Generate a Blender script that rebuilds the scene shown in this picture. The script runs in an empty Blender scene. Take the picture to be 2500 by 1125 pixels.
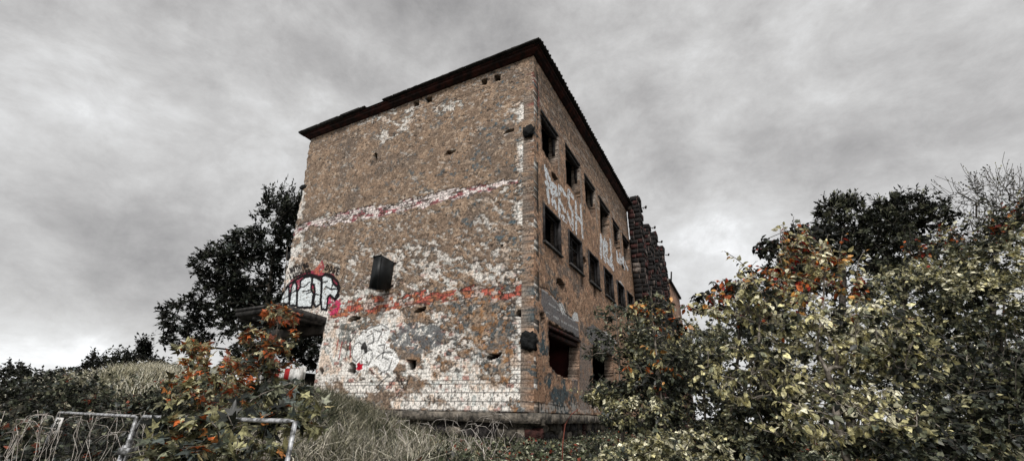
import bpy, math, random
import numpy as np
rng = np.random.default_rng(11)
random.seed(5)
col = bpy.context.scene.collection
scene = bpy.context.scene

# ------------------------------------------------------------------ camera
FPX = 1038.852
PT, RL = math.radians(23.543), math.radians(1.294)
K = 13 / 15
Fv = np.array([0, math.cos(PT), math.sin(PT)]); R0 = np.array([1., 0, 0]); U0 = np.cross(R0, Fv)
Rv = R0 * math.cos(RL) + U0 * math.sin(RL); Uv = -R0 * math.sin(RL) + U0 * math.cos(RL)
CX = np.array([0.88494518, -0.46569522, 0]); CY = np.array([0.46569522, 0.88494518, 0]); CZ = np.array([0, 0, 1.])
CAM = np.array([0, 0, 1.6]); O = np.array([0.82708547 * K, 14.9771803 * K, 1.6 + .15 * K])
cd = bpy.data.cameras.new('camera'); cam = bpy.data.objects.new('camera', cd); col.objects.link(cam)
cd.sensor_width = 36; cd.lens = 36 * FPX / 2500; cd.clip_end = 3000
from mathutils import Matrix, Vector
m3 = Matrix((Rv, Uv, -Fv)).transposed()
cam.matrix_world = Matrix.Translation(CAM) @ m3.to_4x4()
scene.camera = cam

def ray(u, v): return Fv + Rv * (u - 1250) / FPX - Uv * (v - 562.5) / FPX
def to_loc(p): q = np.asarray(p) - O; return np.array([q @ CX, q @ CY, q[2]])
def to_world(l): return O + CX * l[0] + CY * l[1] + CZ * l[2]
CL = to_loc(CAM)
def ldir(u, v): d = ray(u, v); return np.array([d @ CX, d @ CY, d[2]])
def G(u, v, y=0): d = ldir(u, v); q = CL + d * ((y - CL[1]) / d[1]); return (q[0], q[2])
def S(u, v, x=0): d = ldir(u, v); q = CL + d * ((x - CL[0]) / d[0]); return (q[1], q[2])
def at(u, v, Y): d = ray(u, v); return CAM + d * (Y / d[1])
def Gp(pts, y=0): return [G(a, b, y) for a, b in pts]
def Sp(pts, x=0): return [S(a, b, x) for a, b in pts]

# ------------------------------------------------------------------ helpers
def tag(o, label=None, cat=None, group=None, kind=None):
    if label: o['label'] = label
    if cat: o['category'] = cat
    if group: o['group'] = group
    if kind: o['kind'] = kind
    return o
def empty(name, loc=(0, 0, 0), rz=0):
    o = bpy.data.objects.new(name, None); col.objects.link(o); o.location = loc; o.rotation_euler = (0, 0, rz)
    o.empty_display_size = .3
    return o
def mesh_np(name, V, F, mat=None, parent=None, colr=None, smooth=False):
    """F: list of (n,k) int arrays"""
    me = bpy.data.meshes.new(name)
    V = np.asarray(V, dtype=np.float32)
    F = [np.asarray(f, dtype=np.int32) for f in F if len(f)]
    nl = sum(f.size for f in F); nf = sum(len(f) for f in F)
    me.vertices.add(len(V)); me.vertices.foreach_set('co', V.ravel())
    me.loops.add(nl); me.loops.foreach_set('vertex_index', np.concatenate([f.ravel() for f in F]))
    me.polygons.add(nf)
    tot = np.concatenate([np.full(len(f), f.shape[1], dtype=np.int32) for f in F])
    st = np.concatenate([[0], np.cumsum(tot)[:-1]]).astype(np.int32)
    me.polygons.foreach_set('loop_start', st)
    try: me.polygons.foreach_set('loop_total', tot)
    except Exception: pass
    if smooth: me.polygons.foreach_set('use_smooth', np.ones(nf, dtype=bool))
    me.update(calc_edges=True)
    if colr is not None:
        a = me.color_attributes.new('Col', 'FLOAT_COLOR', 'POINT')
        c = np.ones((len(V), 4), dtype=np.float32); c[:, :3] = colr
        a.data.foreach_set('color', c.ravel())
    if mat: me.materials.append(mat)
    o = bpy.data.objects.new(name, me); col.objects.link(o)
    if parent: o.parent = parent
    return o

class MB:
    def __init__(s): s.V = []; s.F3 = []; s.F4 = []; s.n = 0
    def add(s, V, F):
        for f in F: (s.F4 if len(f) == 4 else s.F3).append([i + s.n for i in f])
        s.V += [tuple(v) for v in V]; s.n += len(V)
    def box(s, a, b, jit=0):
        x0, y0, z0 = a; x1, y1, z1 = b
        V = [(x, y, z) for x in (x0, x1) for y in (y0, y1) for z in (z0, z1)]
        if jit: V = [tuple(c + random.uniform(-jit, jit) for c in v) for v in V]
        s.add(V, [(0, 1, 3, 2), (4, 6, 7, 5), (0, 4, 5, 1), (2, 3, 7, 6), (0, 2, 6, 4), (1, 5, 7, 3)])
        return s
    def rock(s, c, r, n=2, jit=.25):
        # bevelled irregular block
        import bmesh
        bm = bmesh.new(); bmesh.ops.create_icosphere(bm, subdivisions=n, radius=1)
        V = []
        for v in bm.verts:
            p = v.co; q = [math.copysign(abs(p[i]) ** .62, p[i]) for i in range(3)]
            k = 1 + random.uniform(-jit, jit) * .5
            V.append(tuple(c[i] + q[i] * r[i] * k for i in range(3)))
        s.add(V, [tuple(v.index for v in f.verts) for f in bm.faces]); bm.free(); return s
    def tube(s, pts, rad, n=6, rad1=None):
        pts = [np.array(p, float) for p in pts]; m = len(pts); base = s.n; V = []
        for i, p in enumerate(pts):
            d = pts[min(i + 1, m - 1)] - pts[max(i - 1, 0)]; d /= np.linalg.norm(d) + 1e-9
            a = np.cross(d, [0, 0, 1.] if abs(d[2]) < .9 else [1., 0, 0]); a /= np.linalg.norm(a); b = np.cross(d, a)
            r = rad if rad1 is None else rad + (rad1 - rad) * i / (m - 1)
            for k in range(n):
                t = 2 * math.pi * k / n; V.append(p + (a * math.cos(t) + b * math.sin(t)) * r)
        F = []
        for i in range(m - 1):
            for k in range(n): F.append((i * n + k, i * n + (k + 1) % n, (i + 1) * n + (k + 1) % n, (i + 1) * n + k))
        V += [pts[0], pts[-1]]
        for k in range(n):
            F.append((m * n, (k + 1) % n, k)); F.append((m * n + 1, (m - 1) * n + k, (m - 1) * n + (k + 1) % n))
        s.add(V, F); return s
    def build(s, name, mat, parent=None, smooth=False):
        return mesh_np(name, np.array(s.V), [np.array(s.F3).reshape(-1, 3), np.array(s.F4).reshape(-1, 4)], mat, parent, smooth=smooth)

# numpy noise
_T = [np.random.default_rng(100 + i).random((256, 256)).astype(np.float32) for i in range(6)]
def vn(x, y, s=0):
    t = _T[s % 6]; xi = np.floor(x).astype(np.int64); yi = np.floor(y).astype(np.int64)
    fx = x - xi; fy = y - yi; fx = fx * fx * (3 - 2 * fx); fy = fy * fy * (3 - 2 * fy)
    a = t[xi & 255, yi & 255]; b = t[(xi + 1) & 255, yi & 255]; c = t[xi & 255, (yi + 1) & 255]; d = t[(xi + 1) & 255, (yi + 1) & 255]
    return (a * (1 - fx) + b * fx) * (1 - fy) + (c * (1 - fx) + d * fx) * fy
def fbm(x, y, s=0, o=4):
    r = 0; a = 1; t = 0
    for i in range(o): r = r + a * vn(x * 2 ** i + 17.3 * i, y * 2 ** i + 9.1 * i, s + i); t += a; a *= .55
    return r / t
def sm(a, b, x): t = np.clip((x - a) / (b - a), 0, 1); return t * t * (3 - 2 * t)
def inpoly(P, X, Y):
    r = np.zeros(X.shape, bool); n = len(P)
    xs = [p[0] for p in P]; ys = [p[1] for p in P]
    bb = (X >= min(xs)) & (X <= max(xs)) & (Y >= min(ys)) & (Y <= max(ys))
    x = X[bb]; y = Y[bb]; q = np.zeros(x.shape, bool)
    for i in range(n):
        x0, y0 = P[i]; x1, y1 = P[(i + 1) % n]
        if y0 == y1: continue
        c = (y0 > y) != (y1 > y); q ^= c & (x < (x1 - x0) * (y - y0) / (y1 - y0) + x0)
    r[bb] = q; return r
def stroke(P, X, Y, w):
    """coverage of a polyline of half width w"""
    r = np.zeros(X.shape, bool)
    for (x0, y0), (x1, y1) in zip(P[:-1], P[1:]):
        bb = (X > min(x0, x1) - w) & (X < max(x0, x1) + w) & (Y > min(y0, y1) - w) & (Y < max(y0, y1) + w)
        x = X[bb]; y = Y[bb]; dx, dy = x1 - x0, y1 - y0; t = np.clip(((x - x0) * dx + (y - y0) * dy) / (dx * dx + dy * dy + 1e-9), 0, 1)
        r[bb] |= (x - x0 - t * dx) ** 2 + (y - y0 - t * dy) ** 2 < w * w
    return r
def edge(m):
    gx = np.abs(np.diff(m, axis=0, prepend=m[:1])); gy = np.abs(np.diff(m, axis=1, prepend=m[:, :1])); return np.clip(gx + gy, 0, 1)

# ------------------------------------------------------------------ materials
def nodes(name):
    m = bpy.data.materials.new(name); m.use_nodes = True; nt = m.node_tree; b = nt.nodes['Principled BSDF']; return m, nt, b
def N(nt, t, **kw):
    n = nt.nodes.new(t)
    for k, v in kw.items():
        if k in n.inputs.keys() if hasattr(n.inputs, 'keys') else False: n.inputs[k].default_value = v
        else: setattr(n, k, v)
    return n
def noisy(name, c1, c2, scale=4, rough=.85, bump=.5, bscale=30, dist=.02, attr=False, detail=8, metal=0, spec=.3, contrast=(.35, .65)):
    m, nt, b = nodes(name); L = nt.links
    tc = nt.nodes.new('ShaderNodeTexCoord')
    n1 = N(nt, 'ShaderNodeTexNoise'); n1.inputs['Scale'].default_value = scale; n1.inputs['Detail'].default_value = detail
    L.new(tc.outputs['Object'], n1.inputs['Vector'])
    r = nt.nodes.new('ShaderNodeValToRGB'); r.color_ramp.elements[0].position = contrast[0]; r.color_ramp.elements[1].position = contrast[1]
    r.color_ramp.elements[0].color = (*c1, 1); r.color_ramp.elements[1].color = (*c2, 1)
    L.new(n1.outputs['Fac'], r.inputs['Fac'])
    out = r.outputs['Color']
    if attr:
        a = nt.nodes.new('ShaderNodeAttribute'); a.attribute_name = 'Col'
        mx = nt.nodes.new('ShaderNodeMix'); mx.data_type = 'RGBA'; mx.blend_type = 'MULTIPLY'; mx.inputs[0].default_value = 1
        L.new(a.outputs['Color'], mx.inputs[6]); L.new(out, mx.inputs[7]); out = mx.outputs[2]
    L.new(out, b.inputs['Base Color'])
    b.inputs['Roughness'].default_value = rough; b.inputs['Metallic'].default_value = metal; b.inputs['Specular IOR Level'].default_value = spec
    if bump:
        n2 = N(nt, 'ShaderNodeTexNoise'); n2.inputs['Scale'].default_value = bscale; n2.inputs['Detail'].default_value = 6
        L.new(tc.outputs['Object'], n2.inputs['Vector'])
        bp = nt.nodes.new('ShaderNodeBump'); bp.inputs['Strength'].default_value = bump; bp.inputs['Distance'].default_value = dist
        L.new(n2.outputs['Fac'], bp.inputs['Height']); L.new(bp.outputs['Normal'], b.inputs['Normal'])
    return m
def leafmat(name, transl=.25, rough=.42, spec=.45, gain=1.0):
    m, nt, b = nodes(name); L = nt.links
    a = nt.nodes.new('ShaderNodeAttribute'); a.attribute_name = 'Col'
    tc = nt.nodes.new('ShaderNodeTexCoord'); n1 = N(nt, 'ShaderNodeTexNoise'); n1.inputs['Scale'].default_value = 38; n1.inputs['Detail'].default_value = 3
    L.new(tc.outputs['Object'], n1.inputs['Vector'])
    mr = nt.nodes.new('ShaderNodeMapRange'); mr.inputs[1].default_value = .35; mr.inputs[2].default_value = .62; mr.inputs[3].default_value = .3 * gain; mr.inputs[4].default_value = 1.35 * gain
    L.new(n1.outputs['Fac'], mr.inputs[0])
    vm = nt.nodes.new('ShaderNodeVectorMath'); vm.operation = 'SCALE'; L.new(a.outputs['Color'], vm.inputs[0]); L.new(mr.outputs[0], vm.inputs['Scale'])
    L.new(vm.outputs[0], b.inputs['Base Color']); b.inputs['Roughness'].default_value = rough; b.inputs['Specular IOR Level'].default_value = spec
    t = nt.nodes.new('ShaderNodeBsdfTranslucent'); L.new(vm.outputs[0], t.inputs['Color'])
    mx = nt.nodes.new('ShaderNodeMixShader'); mx.inputs[0].default_value = transl
    L.new(b.outputs[0], mx.inputs[1]); L.new(t.outputs[0], mx.inputs[2]); L.new(mx.outputs[0], nt.nodes['Material Output'].inputs['Surface'])
    return m

M = {}
M['wall'] = noisy('weathered_render', (.62, .62, .62), (1.35, 1.35, 1.35), scale=16, bump=.5, bscale=34, dist=.02, attr=True, rough=.92, detail=10, contrast=(.36, .6), spec=.15)
M['interior'] = noisy('dark_interior', (.012, .011, .01), (.13, .11, .1), scale=1.6)  # mottled near-black to grey for rooms and porch walls
M['oxblood'] = noisy('oxblood_paint', (.035, .006, .006), (.07, .012, .01), scale=2)
M['cornice'] = noisy('dark_red_brick', (.014, .007, .006), (.07, .02, .015), scale=3, bump=.8, bscale=18, dist=.03, contrast=(.42, .7))
M['roof'] = noisy('black_roof_tile', (.006, .006, .006), (.03, .026, .024), scale=4, bump=.5)
M['frame'] = noisy('dark_window_timber', (.012, .011, .012), (.06, .055, .055), scale=6)
M['box'] = noisy('black_sheet_metal', (.003, .0035, .004), (.011, .014, .016), scale=3, rough=.5, bump=.3, bscale=8)
M['darkbeam'] = noisy('dark_beam_end', (.003, .003, .003), (.014, .015, .016), scale=6, bump=1, bscale=9, dist=.08)  # mottled near-black for the lumps at the wall corners
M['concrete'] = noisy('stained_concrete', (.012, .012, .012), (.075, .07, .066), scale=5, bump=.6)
M['stone'] = noisy('rubble_stone', (.35, .35, .35), (1.5, 1.4, 1.3), scale=7, bump=1, bscale=12, dist=.05, attr=True)
M['galv'] = noisy('galvanised_steel', (.1, .1, .1), (.55, .56, .58), scale=22, rough=.5, metal=.3, bump=.2, contrast=(.4, .6))
M['bark'] = noisy('bark', (.02, .017, .014), (.11, .095, .08), scale=14, bump=.8, bscale=30)
M['palebark'] = noisy('pale_bark', (.07, .06, .05), (.34, .3, .26), scale=16, bump=.6, bscale=30)
M['leaf'] = leafmat('leaf'); M['leafdark'] = leafmat('dark_leaf', transl=.12, rough=.5, spec=.3)
M['ground'] = noisy('soil_and_moss', (.012, .012, .008), (.06, .055, .03), scale=2.5, bump=1, bscale=6, dist=.1)
M['iron'] = noisy('rusty_iron', (.012, .01, .009), (.04, .025, .02), scale=9)
def flat(name, c, rough=.6):
    return noisy(name, tuple(v * .6 for v in c), tuple(min(1, v * 1.1) for v in c), scale=9, rough=rough, bump=.2)
M['red'] = flat('barrier_red', (.5, .02, .02)); M['white'] = flat('barrier_white', (.75, .74, .72)); M['ink'] = flat('black_ink', (.02, .03, .02))

# ------------------------------------------------------------------ building
BL = empty('factory_building', tuple(O), math.atan2(CX[1], CX[0]))
tag(BL, 'tall derelict factory building with peeling brown render, empty windows and graffiti', 'building')
ZT, LS, TH = 13.42, 15.75, .42
LE = [(z, x) for x, z in (G(757, 338), G(740, 457), G(718, 560), G(700, 655), G(684, 742))]      # ragged left edge of the end wall
LE.sort(); LE = [(0, LE[0][1] + .05)] + LE + [(14, LE[-1][1])]
lez = np.array([a for a, b in LE]); lex = np.array([b for a, b in LE])

def wall_mesh(name, u, z, cell_keep, out3, back3, colr, backcol):
    nu, nz = len(u), len(z)
    idx = np.arange(nu * nz).reshape(nu, nz)
    q = np.stack([idx[:-1, :-1], idx[1:, :-1], idx[1:, 1:], idx[:-1, 1:]], -1)
    V = out3.reshape(-1, 3); B = back3.reshape(-1, 3); n = len(V)
    F = [q[cell_keep]]
    kp = np.zeros((nu + 1, nz + 1), bool); kp[1:-1, 1:-1] = cell_keep
    c = cell_keep
    for (d, a, b) in (((-1, 0), 0, 3), ((1, 0), 2, 1), ((0, -1), 1, 0), ((0, 1), 3, 2)):
        nb = kp[1 + d[0]:nu + d[0], 1 + d[1]:nz + d[1]]
        e = q[c & ~nb]
        F.append(np.stack([e[:, a], e[:, b], e[:, b] + n, e[:, a] + n], -1))
    V = np.concatenate([V, B]); C = np.concatenate([colr.reshape(-1, 3), backcol.reshape(-1, 3)])
    F = np.concatenate(F)
    used = np.unique(F); mp = np.zeros(len(V), np.int64); mp[used] = np.arange(len(used))
    return mesh_np(name, V[used], [mp[F]], M['wall'], BL, C[used])

def mixc(c, m, d): m = m[..., None]; return c * (1 - m) + np.array(d) * m
def bricks(X, Z, h=.125, l=.26):
    row = np.floor(Z / h); fz = Z / h - row; fx = X / l + .5 * (row % 2); fx = fx - np.floor(fx)
    return ((fz < .16) | (fx < .08)).astype(float), _T[2][(np.floor(X / l + .5 * (row % 2))).astype(int) & 255, row.astype(int) & 255]

# --- end wall (gable), local plane y = 0
st = .028
u = np.arange(-13.35, 0.0001, st); u[-1] = 0; z = np.arange(-.02, ZT + st, st)
X, Zz = np.meshgrid(u, z, indexing='ij')
wx = X + .16 * (fbm(X * 2.1, Zz * 2.1, 1) - .5) * 2 + .07 * (vn(X * 9, Zz * 9, 2) - .5)
wz = Zz + .16 * (fbm(X * 2.1 + 50, Zz * 2.1, 3) - .5) * 2 + .07 * (vn(X * 9 + 9, Zz * 9, 4) - .5)
def zone(P, soft=True): return inpoly(Gp(P), wx if soft else X, wz if soft else Zz).astype(float)
def blur(a, k):
    for ax in (0, 1):
        c = np.cumsum(np.pad(a, [(k + 1, k) if i == ax else (0, 0) for i in (0, 1)], mode='edge'), axis=ax)
        a = (np.take(c, np.arange(2 * k + 1, c.shape[ax]), ax) - np.take(c, np.arange(0, c.shape[ax] - 2 * k - 1), ax)) / (2 * k + 1)
    return a
dens = np.full(X.shape, .035)
def setz(P, v, k=8):
    global dens
    m = blur(zone(P), k); dens = dens * (1 - m) + v * m
setz([(600, 560), (1310, 430), (1310, 760), (600, 760)], .2, 14)
setz([(960, 590), (1290, 560), (1290, 690), (960, 720)], .3)
setz([(760, 560), (960, 520), (1240, 470), (1240, 520), (960, 590), (760, 620)], .1, 14)
setz([(600, 730), (1310, 690), (1310, 1040), (600, 1040)], .5, 12)
setz([(780, 720), (1100, 690), (1080, 740), (900, 790), (790, 770)], .62)
setz([(770, 800), (1100, 770), (1080, 1010), (740, 1010)], .74)
setz([(1120, 720), (1250, 715), (1262, 960), (1180, 940), (1120, 850), (1060, 800)], .2)
setz([(960, 940), (1310, 950), (1310, 1010), (960, 1010)], .86, 5)
setz([(1100, 890), (1175, 860), (1170, 960), (1100, 960)], .62, 4)
setz([(875, 275), (935, 255), (1015, 262), (1000, 315), (935, 348), (915, 335), (960, 300), (870, 300)], .58, 5)
setz([(1060, 265), (1140, 235), (1130, 265), (1070, 285)], .52, 4)
setz([(700, 470), (745, 440), (735, 760), (680, 760)], .62, 5)
setz([(1030, 650), (1220, 640), (1230, 690), (1000, 700)], .55, 8)
setz([(880, 610), (975, 610), (985, 660), (960, 680)], .55, 5)
quoin = np.zeros(X.shape)
for P, v in (([(1262, 250), (1310, 230), (1310, 300), (1255, 300)], .6), ([(1260, 340), (1312, 335), (1312, 410), (1268, 420), (1258, 380)], .86), ([(1268, 440), (1310, 430), (1310, 460), (1262, 470)], .62),
             ([(1258, 490), (1310, 485), (1310, 545), (1268, 550)], .84), ([(1275, 570), (1310, 560), (1310, 660), (1280, 650)], .62), ([(1262, 660), (1312, 660), (1312, 760), (1265, 755)], .6),
             ([(1265, 785), (1300, 780), (1305, 810), (1270, 830)], .78), ([(1262, 865), (1310, 850), (1312, 1005), (1235, 1005), (1245, 940)], .84), ([(1300, 175), (1312, 170), (1312, 260), (1298, 240)], .7)):
    setz(P, v, 3)
# streaky lime patches: noise stretched along a slight diagonal
a_ = math.radians(-24)
xr = X * math.cos(a_) + Zz * math.sin(a_); zr = -X * math.sin(a_) + Zz * math.cos(a_)
sn = .42 * fbm(xr * 3.4, zr * 9.5, 0, 5) + .2 * fbm(X * 1.0, Zz * 1.6, 2, 3) + .3 * fbm(X * 6, Zz * 10, 4, 4)
w_ = sm(.42, .68, blur(dens, 6))
sn = sn * (1 - w_) + w_ * (.5 * fbm(xr * 1.5, zr * 3.2, 0, 5) + .3 * fbm(X * .7, Zz * 1.2, 3, 3) + .14 * fbm(X * 7, Zz * 11, 4, 3))
rk = np.argsort(np.argsort(sn.ravel()[::37])); srt = np.sort(sn.ravel()[::37])
snq = np.interp(sn.ravel(), srt, np.linspace(0, 1, len(srt))).reshape(sn.shape)     # uniform 0..1
lime = np.clip((dens * 1.04 - (1 - snq)) * 6 + .5, 0, 1) * (.72 + .28 * w_)
# two brick string courses laid bare
b1 = zone([(690, 572), (752, 541), (850, 517), (1000, 486), (1100, 462), (1200, 447), (1262, 436), (1262, 446), (1185, 470), (1100, 489), (1000, 511), (860, 542), (760, 556), (690, 590)])
b2 = zone([(790, 742), (900, 722), (1040, 712), (1160, 703), (1283, 697), (1283, 724), (1180, 733), (1040, 742), (900, 764), (800, 775)])
br, brn = bricks(X, Zz)
f1 = fbm(X * .9, Zz * .9, 1); f2 = fbm(X * 2.6, Zz * 2.6, 3); f3 = fbm(X * 9, Zz * 9, 5, 3); f4 = vn(X * 17, Zz * 17, 1)
C = np.zeros(X.shape + (3,)) + np.array([.235, .17, .125])
C = mixc(C, sm(.4, .7, f2), (.34, .24, .17)); C = mixc(C, sm(.48, .7, f1) * .65, (.155, .125, .105))
C = mixc(C, sm(.63, .72, fbm(X * 5.5 + 8, Zz * 6.5, 2, 5)) * (.5 + .5 * sm(-9, 0, X)), (.1, .135, .155))
low = sm(5.2, 3.5, Zz) * sm(-6, -3, X)
C = mixc(C, low * sm(.44, .56, .55 * fbm(X * 5.3, Zz * 5.3, 0, 5) + .45 * fbm(X * 1.6, Zz * 1.6, 1, 3)) * .9, (.1, .12, .13)); C = mixc(C, low * sm(.52, .62, fbm(X * 7 + 20, Zz * 7, 4, 5)) * .8, (.33, .17, .075))
C = mixc(C, sm(.6, .68, fbm(X * 7, Zz * 7 + 30, 3)) * .55, (.52, .4, .3)); C = mixc(C, sm(.4, .33, fbm(xr * 8, zr * 15, 5, 4)) * (.6 - .35 * sm(7, 9, Zz)), (.06, .045, .035))
C *= (.62 + .76 * f3)[..., None]
wc = np.zeros_like(C) + np.array([.86, .82, .77])
wc = mixc(wc, sm(.55, .7, fbm(X * 3 + 3, Zz * 3, 2)) * .6, (.7, .5, .36)); wc = mixc(wc, sm(.62, .7, fbm(X * 5, Zz * 5 + 7, 5)) * .5, (.42, .5, .5))
wc = mixc(wc, (brn < .16) * sm(7, 3, Zz) * sm(.42, .62, f2) * .75, (.42, .15, .11)); wc = mixc(wc, ((f4 < .1) | (f3 < .27)) * .75, (.1, .085, .075))
wc = mixc(wc, br * (.35 + .45 * ((Zz < .9) | (X > -1.1))), (.06, .055, .05))
C = C * (1 - lime[..., None]) + wc * lime[..., None]
rc1 = mixc(np.zeros_like(C) + np.array([.85, .76, .73]), sm(.52, .64, fbm(X * 2.3, Zz * 6, 1)) * (brn > .3), (.4, .14, .15)); rc1 = mixc(rc1, br * .75, (.07, .06, .06)); rc1 = mixc(rc1, (f3 < .36) * .8, (.1, .06, .06))
rc2 = mixc(np.zeros_like(C) + np.array([.5, .13, .095]), (brn > .62).astype(float) * .8, (.62, .56, .5)); rc2 = mixc(rc2, (brn < .25) * 1., (.5, .2, .11)); rc2 = mixc(rc2, br * .8, (.09, .06, .055)); rc2 = mixc(rc2, (f3 < .38) * .8, (.12, .06, .05))
m1 = b1 * (fbm(X * 3, Zz * 8, 3) > .3); m2 = b2 * (fbm(X * 2.4, Zz * 5, 2) > .38)
C = C * (1 - m1[..., None]) + rc1 * m1[..., None]; C = C * (1 - m2[..., None]) + rc2 * m2[..., None]
relief = -.022 * np.clip(lime + m1 + m2, 0, 1)
# crevice shade painted dark along the broken edges of the render
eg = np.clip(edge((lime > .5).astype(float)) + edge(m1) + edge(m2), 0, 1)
crk = (np.abs(fbm(X * 1.3 + 4, Zz * 3.4, 4, 5) - .5) < .006) * (f2 > .5)
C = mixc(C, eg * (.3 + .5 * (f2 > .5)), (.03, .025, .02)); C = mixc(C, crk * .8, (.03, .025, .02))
pits = (vn(xr * 7, zr * 17, 3) > .84) * (f2 > .4); C = mixc(C, pits * .75, (.05, .04, .035)); relief -= .012 * pits
def line_g(P, w, c, a=1., wear=.0):
    global C
    m = stroke(Gp(P), X, Zz, w) & (f3 > wear); C = mixc(C, m * a, c)
line_g([(760, 372), (850, 330), (910, 300), (1010, 270), (1100, 243), (1195, 212)], .02, (.04, .03, .03), .8, .4)
line_g([(700, 455), (1240, 430)], .001, (0, 0, 0), 0)
# --- painted graffiti on the end wall
def fill_g(P, c, a=1., wear=.0, soft=False):
    global C
    m = inpoly(Gp(P), wx if soft else X, wz if soft else Zz) & (f3 > wear); C = mixc(C, m * a, c)
q = lambda pts, ox=680, oy=620, s=170 / 1125: [(ox + a * s, oy + b * s) for a, b in pts]
fill_g(q([(150, 520), (190, 420), (340, 330), (560, 260), (640, 200), (700, 90), (740, 200), (700, 300), (760, 300), (880, 320), (960, 430), (980, 560), (960, 680), (760, 740), (400, 700), (150, 640)]), (.34, .03, .075), .9, .36)
fill_g(q([(560, 290), (600, 210), (690, 120), (720, 200), (700, 330), (620, 330)]), (.5, .16, .1), .8, .44)
fill_g(q([(790, 700), (900, 740), (980, 720), (1000, 800), (940, 960), (830, 1000), (790, 920)]), (.55, .03, .12), .9, .45)
white = [[(10, 740), (90, 600), (160, 510), (165, 760), (165, 800), (20, 800)], [(170, 790), (200, 560), (225, 470), (275, 445), (290, 520), (285, 830), (170, 830)],
         [(290, 830), (300, 600), (345, 540), (350, 440), (420, 375), (540, 355), (520, 560), (560, 640), (530, 860), (290, 860)],
         [(545, 370), (600, 375), (690, 430), (690, 560), (670, 800), (600, 850), (560, 800), (590, 620), (575, 500), (540, 480)],
         [(700, 360), (760, 335), (860, 380), (880, 470), (960, 540), (960, 620), (900, 720), (830, 660), (790, 700), (770, 900), (690, 880), (680, 740), (700, 560)]]
for P in white: fill_g(q(P), (.72, .77, .79), 1, .28); 
for P in white: line_g(q(P + P[:1]), .055, (.012, .012, .014), 1, .2)
for P in ([(180, 640), (270, 590)], [(30, 740), (160, 670)], [(20, 680), (150, 520)], [(345, 540), (420, 520), (500, 450)], [(390, 600), (450, 600), (540, 560)], [(450, 640), (540, 600)], [(760, 520), (850, 570), (950, 560)], [(880, 470), (850, 560)], [(700, 460), (790, 440)], [(580, 640), (650, 660)]):
    line_g(q(P), .035, (.012, .012, .014), .95)
line_g(q([(100, 560), (165, 480), (340, 380), (420, 345), (540, 335), (640, 370), (700, 370), (760, 315), (860, 350), (960, 450), (985, 560), (960, 680), (900, 740)]), .06, (.015, .012, .014), 1, .25)
INK = (.012, .01, .01)
def text_g(strokes, ox, oy, sx, sy, rot, w=.03):
    ca, sa = math.cos(rot), math.sin(rot)
    for P in strokes: line_g([(ox + (a * sx) * ca - (b * sy) * sa, oy + (a * sx) * sa + (b * sy) * ca) for a, b in P], w, INK, .95)
GL = {'N': [[(0, 1), (0, 0), (.7, 1), (.7, 0)]], 'O': [[(.35, 0), (.7, .3), (.65, .8), (.3, 1), (0, .6), (.1, .15), (.35, 0)]], 'T': [[(0, 0), (.8, 0)], [(.4, 0), (.4, 1)]], 'H': [[(0, 0), (0, 1)], [(.7, 0), (.7, 1)], [(0, .5), (.7, .5)]],
      'I': [[(.2, 0), (.2, 1)]], 'G': [[(.7, .15), (.3, 0), (0, .5), (.3, 1), (.7, .85), (.7, .5), (.4, .5)]], 'L': [[(0, 0), (0, 1), (.6, 1)]], 'A': [[(0, 1), (.35, 0), (.7, 1)], [(.15, .6), (.55, .6)]], 'U': [[(0, 0), (.05, .8), (.35, 1), (.65, .8), (.7, 0)]],
      'D': [[(0, 0), (0, 1), (.45, .9), (.7, .5), (.45, .1), (0, 0)]], 'S': [[(.7, .1), (.3, 0), (.05, .25), (.6, .65), (.5, .95), (0, .95)]], 'E': [[(.6, 0), (0, 0), (0, 1), (.6, 1)], [(0, .5), (.5, .5)]],
      'F': [[(.65, 0), (0, 0), (0, 1)], [(0, .45), (.5, .45)]], 'R': [[(0, 1), (0, 0), (.5, .05), (.65, .28), (.4, .5), (0, .5), (.65, 1)]], 'W': [[(0, 0), (.2, 1), (.4, .3), (.6, 1), (.8, 0)]], 'Y': [[(0, 0), (.35, .5), (.7, 0)], [(.35, .5), (.35, 1)]]}
def word(w, x, y, px, py, rot, lw=.03, step=1.):
    for i, ch in enumerate(w):
        cx = x + math.cos(rot) * i * px * step; cy = y + math.sin(rot) * i * px * step
        text_g(GL[ch], cx, cy, px * .8, py, rot, lw)
word('NOTHING', 706, 654, 7, 12, -.28, .036); word('LAUGHING', 706, 671, 6.8, 12, -.3, .036); word('DOSE', 799, 646, 9, 14, .35, .04)
q2 = lambda pts: [(820 + a * 300 / 1406, 740 + b * 240 / 1125) for a, b in pts]
fill_g(q2([(180, 500), (220, 380), (330, 300), (440, 250), (560, 240), (620, 320), (600, 400), (560, 480), (680, 540), (720, 640), (640, 780), (520, 800), (430, 720), (260, 760), (180, 700)]), (.88, .88, .87), .95, .28, True)
fill_g(q2([(640, 380), (720, 270), (900, 220), (1100, 240), (1220, 330), (1190, 480), (1060, 560), (900, 580), (780, 520), (650, 520)]), (.12, .13, .14), .85, .43, True)
fill_g(q2([(20, 240), (330, 160), (360, 260), (220, 330), (150, 440), (20, 450)]), (.1, .12, .12), .7, .45, True)
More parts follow.
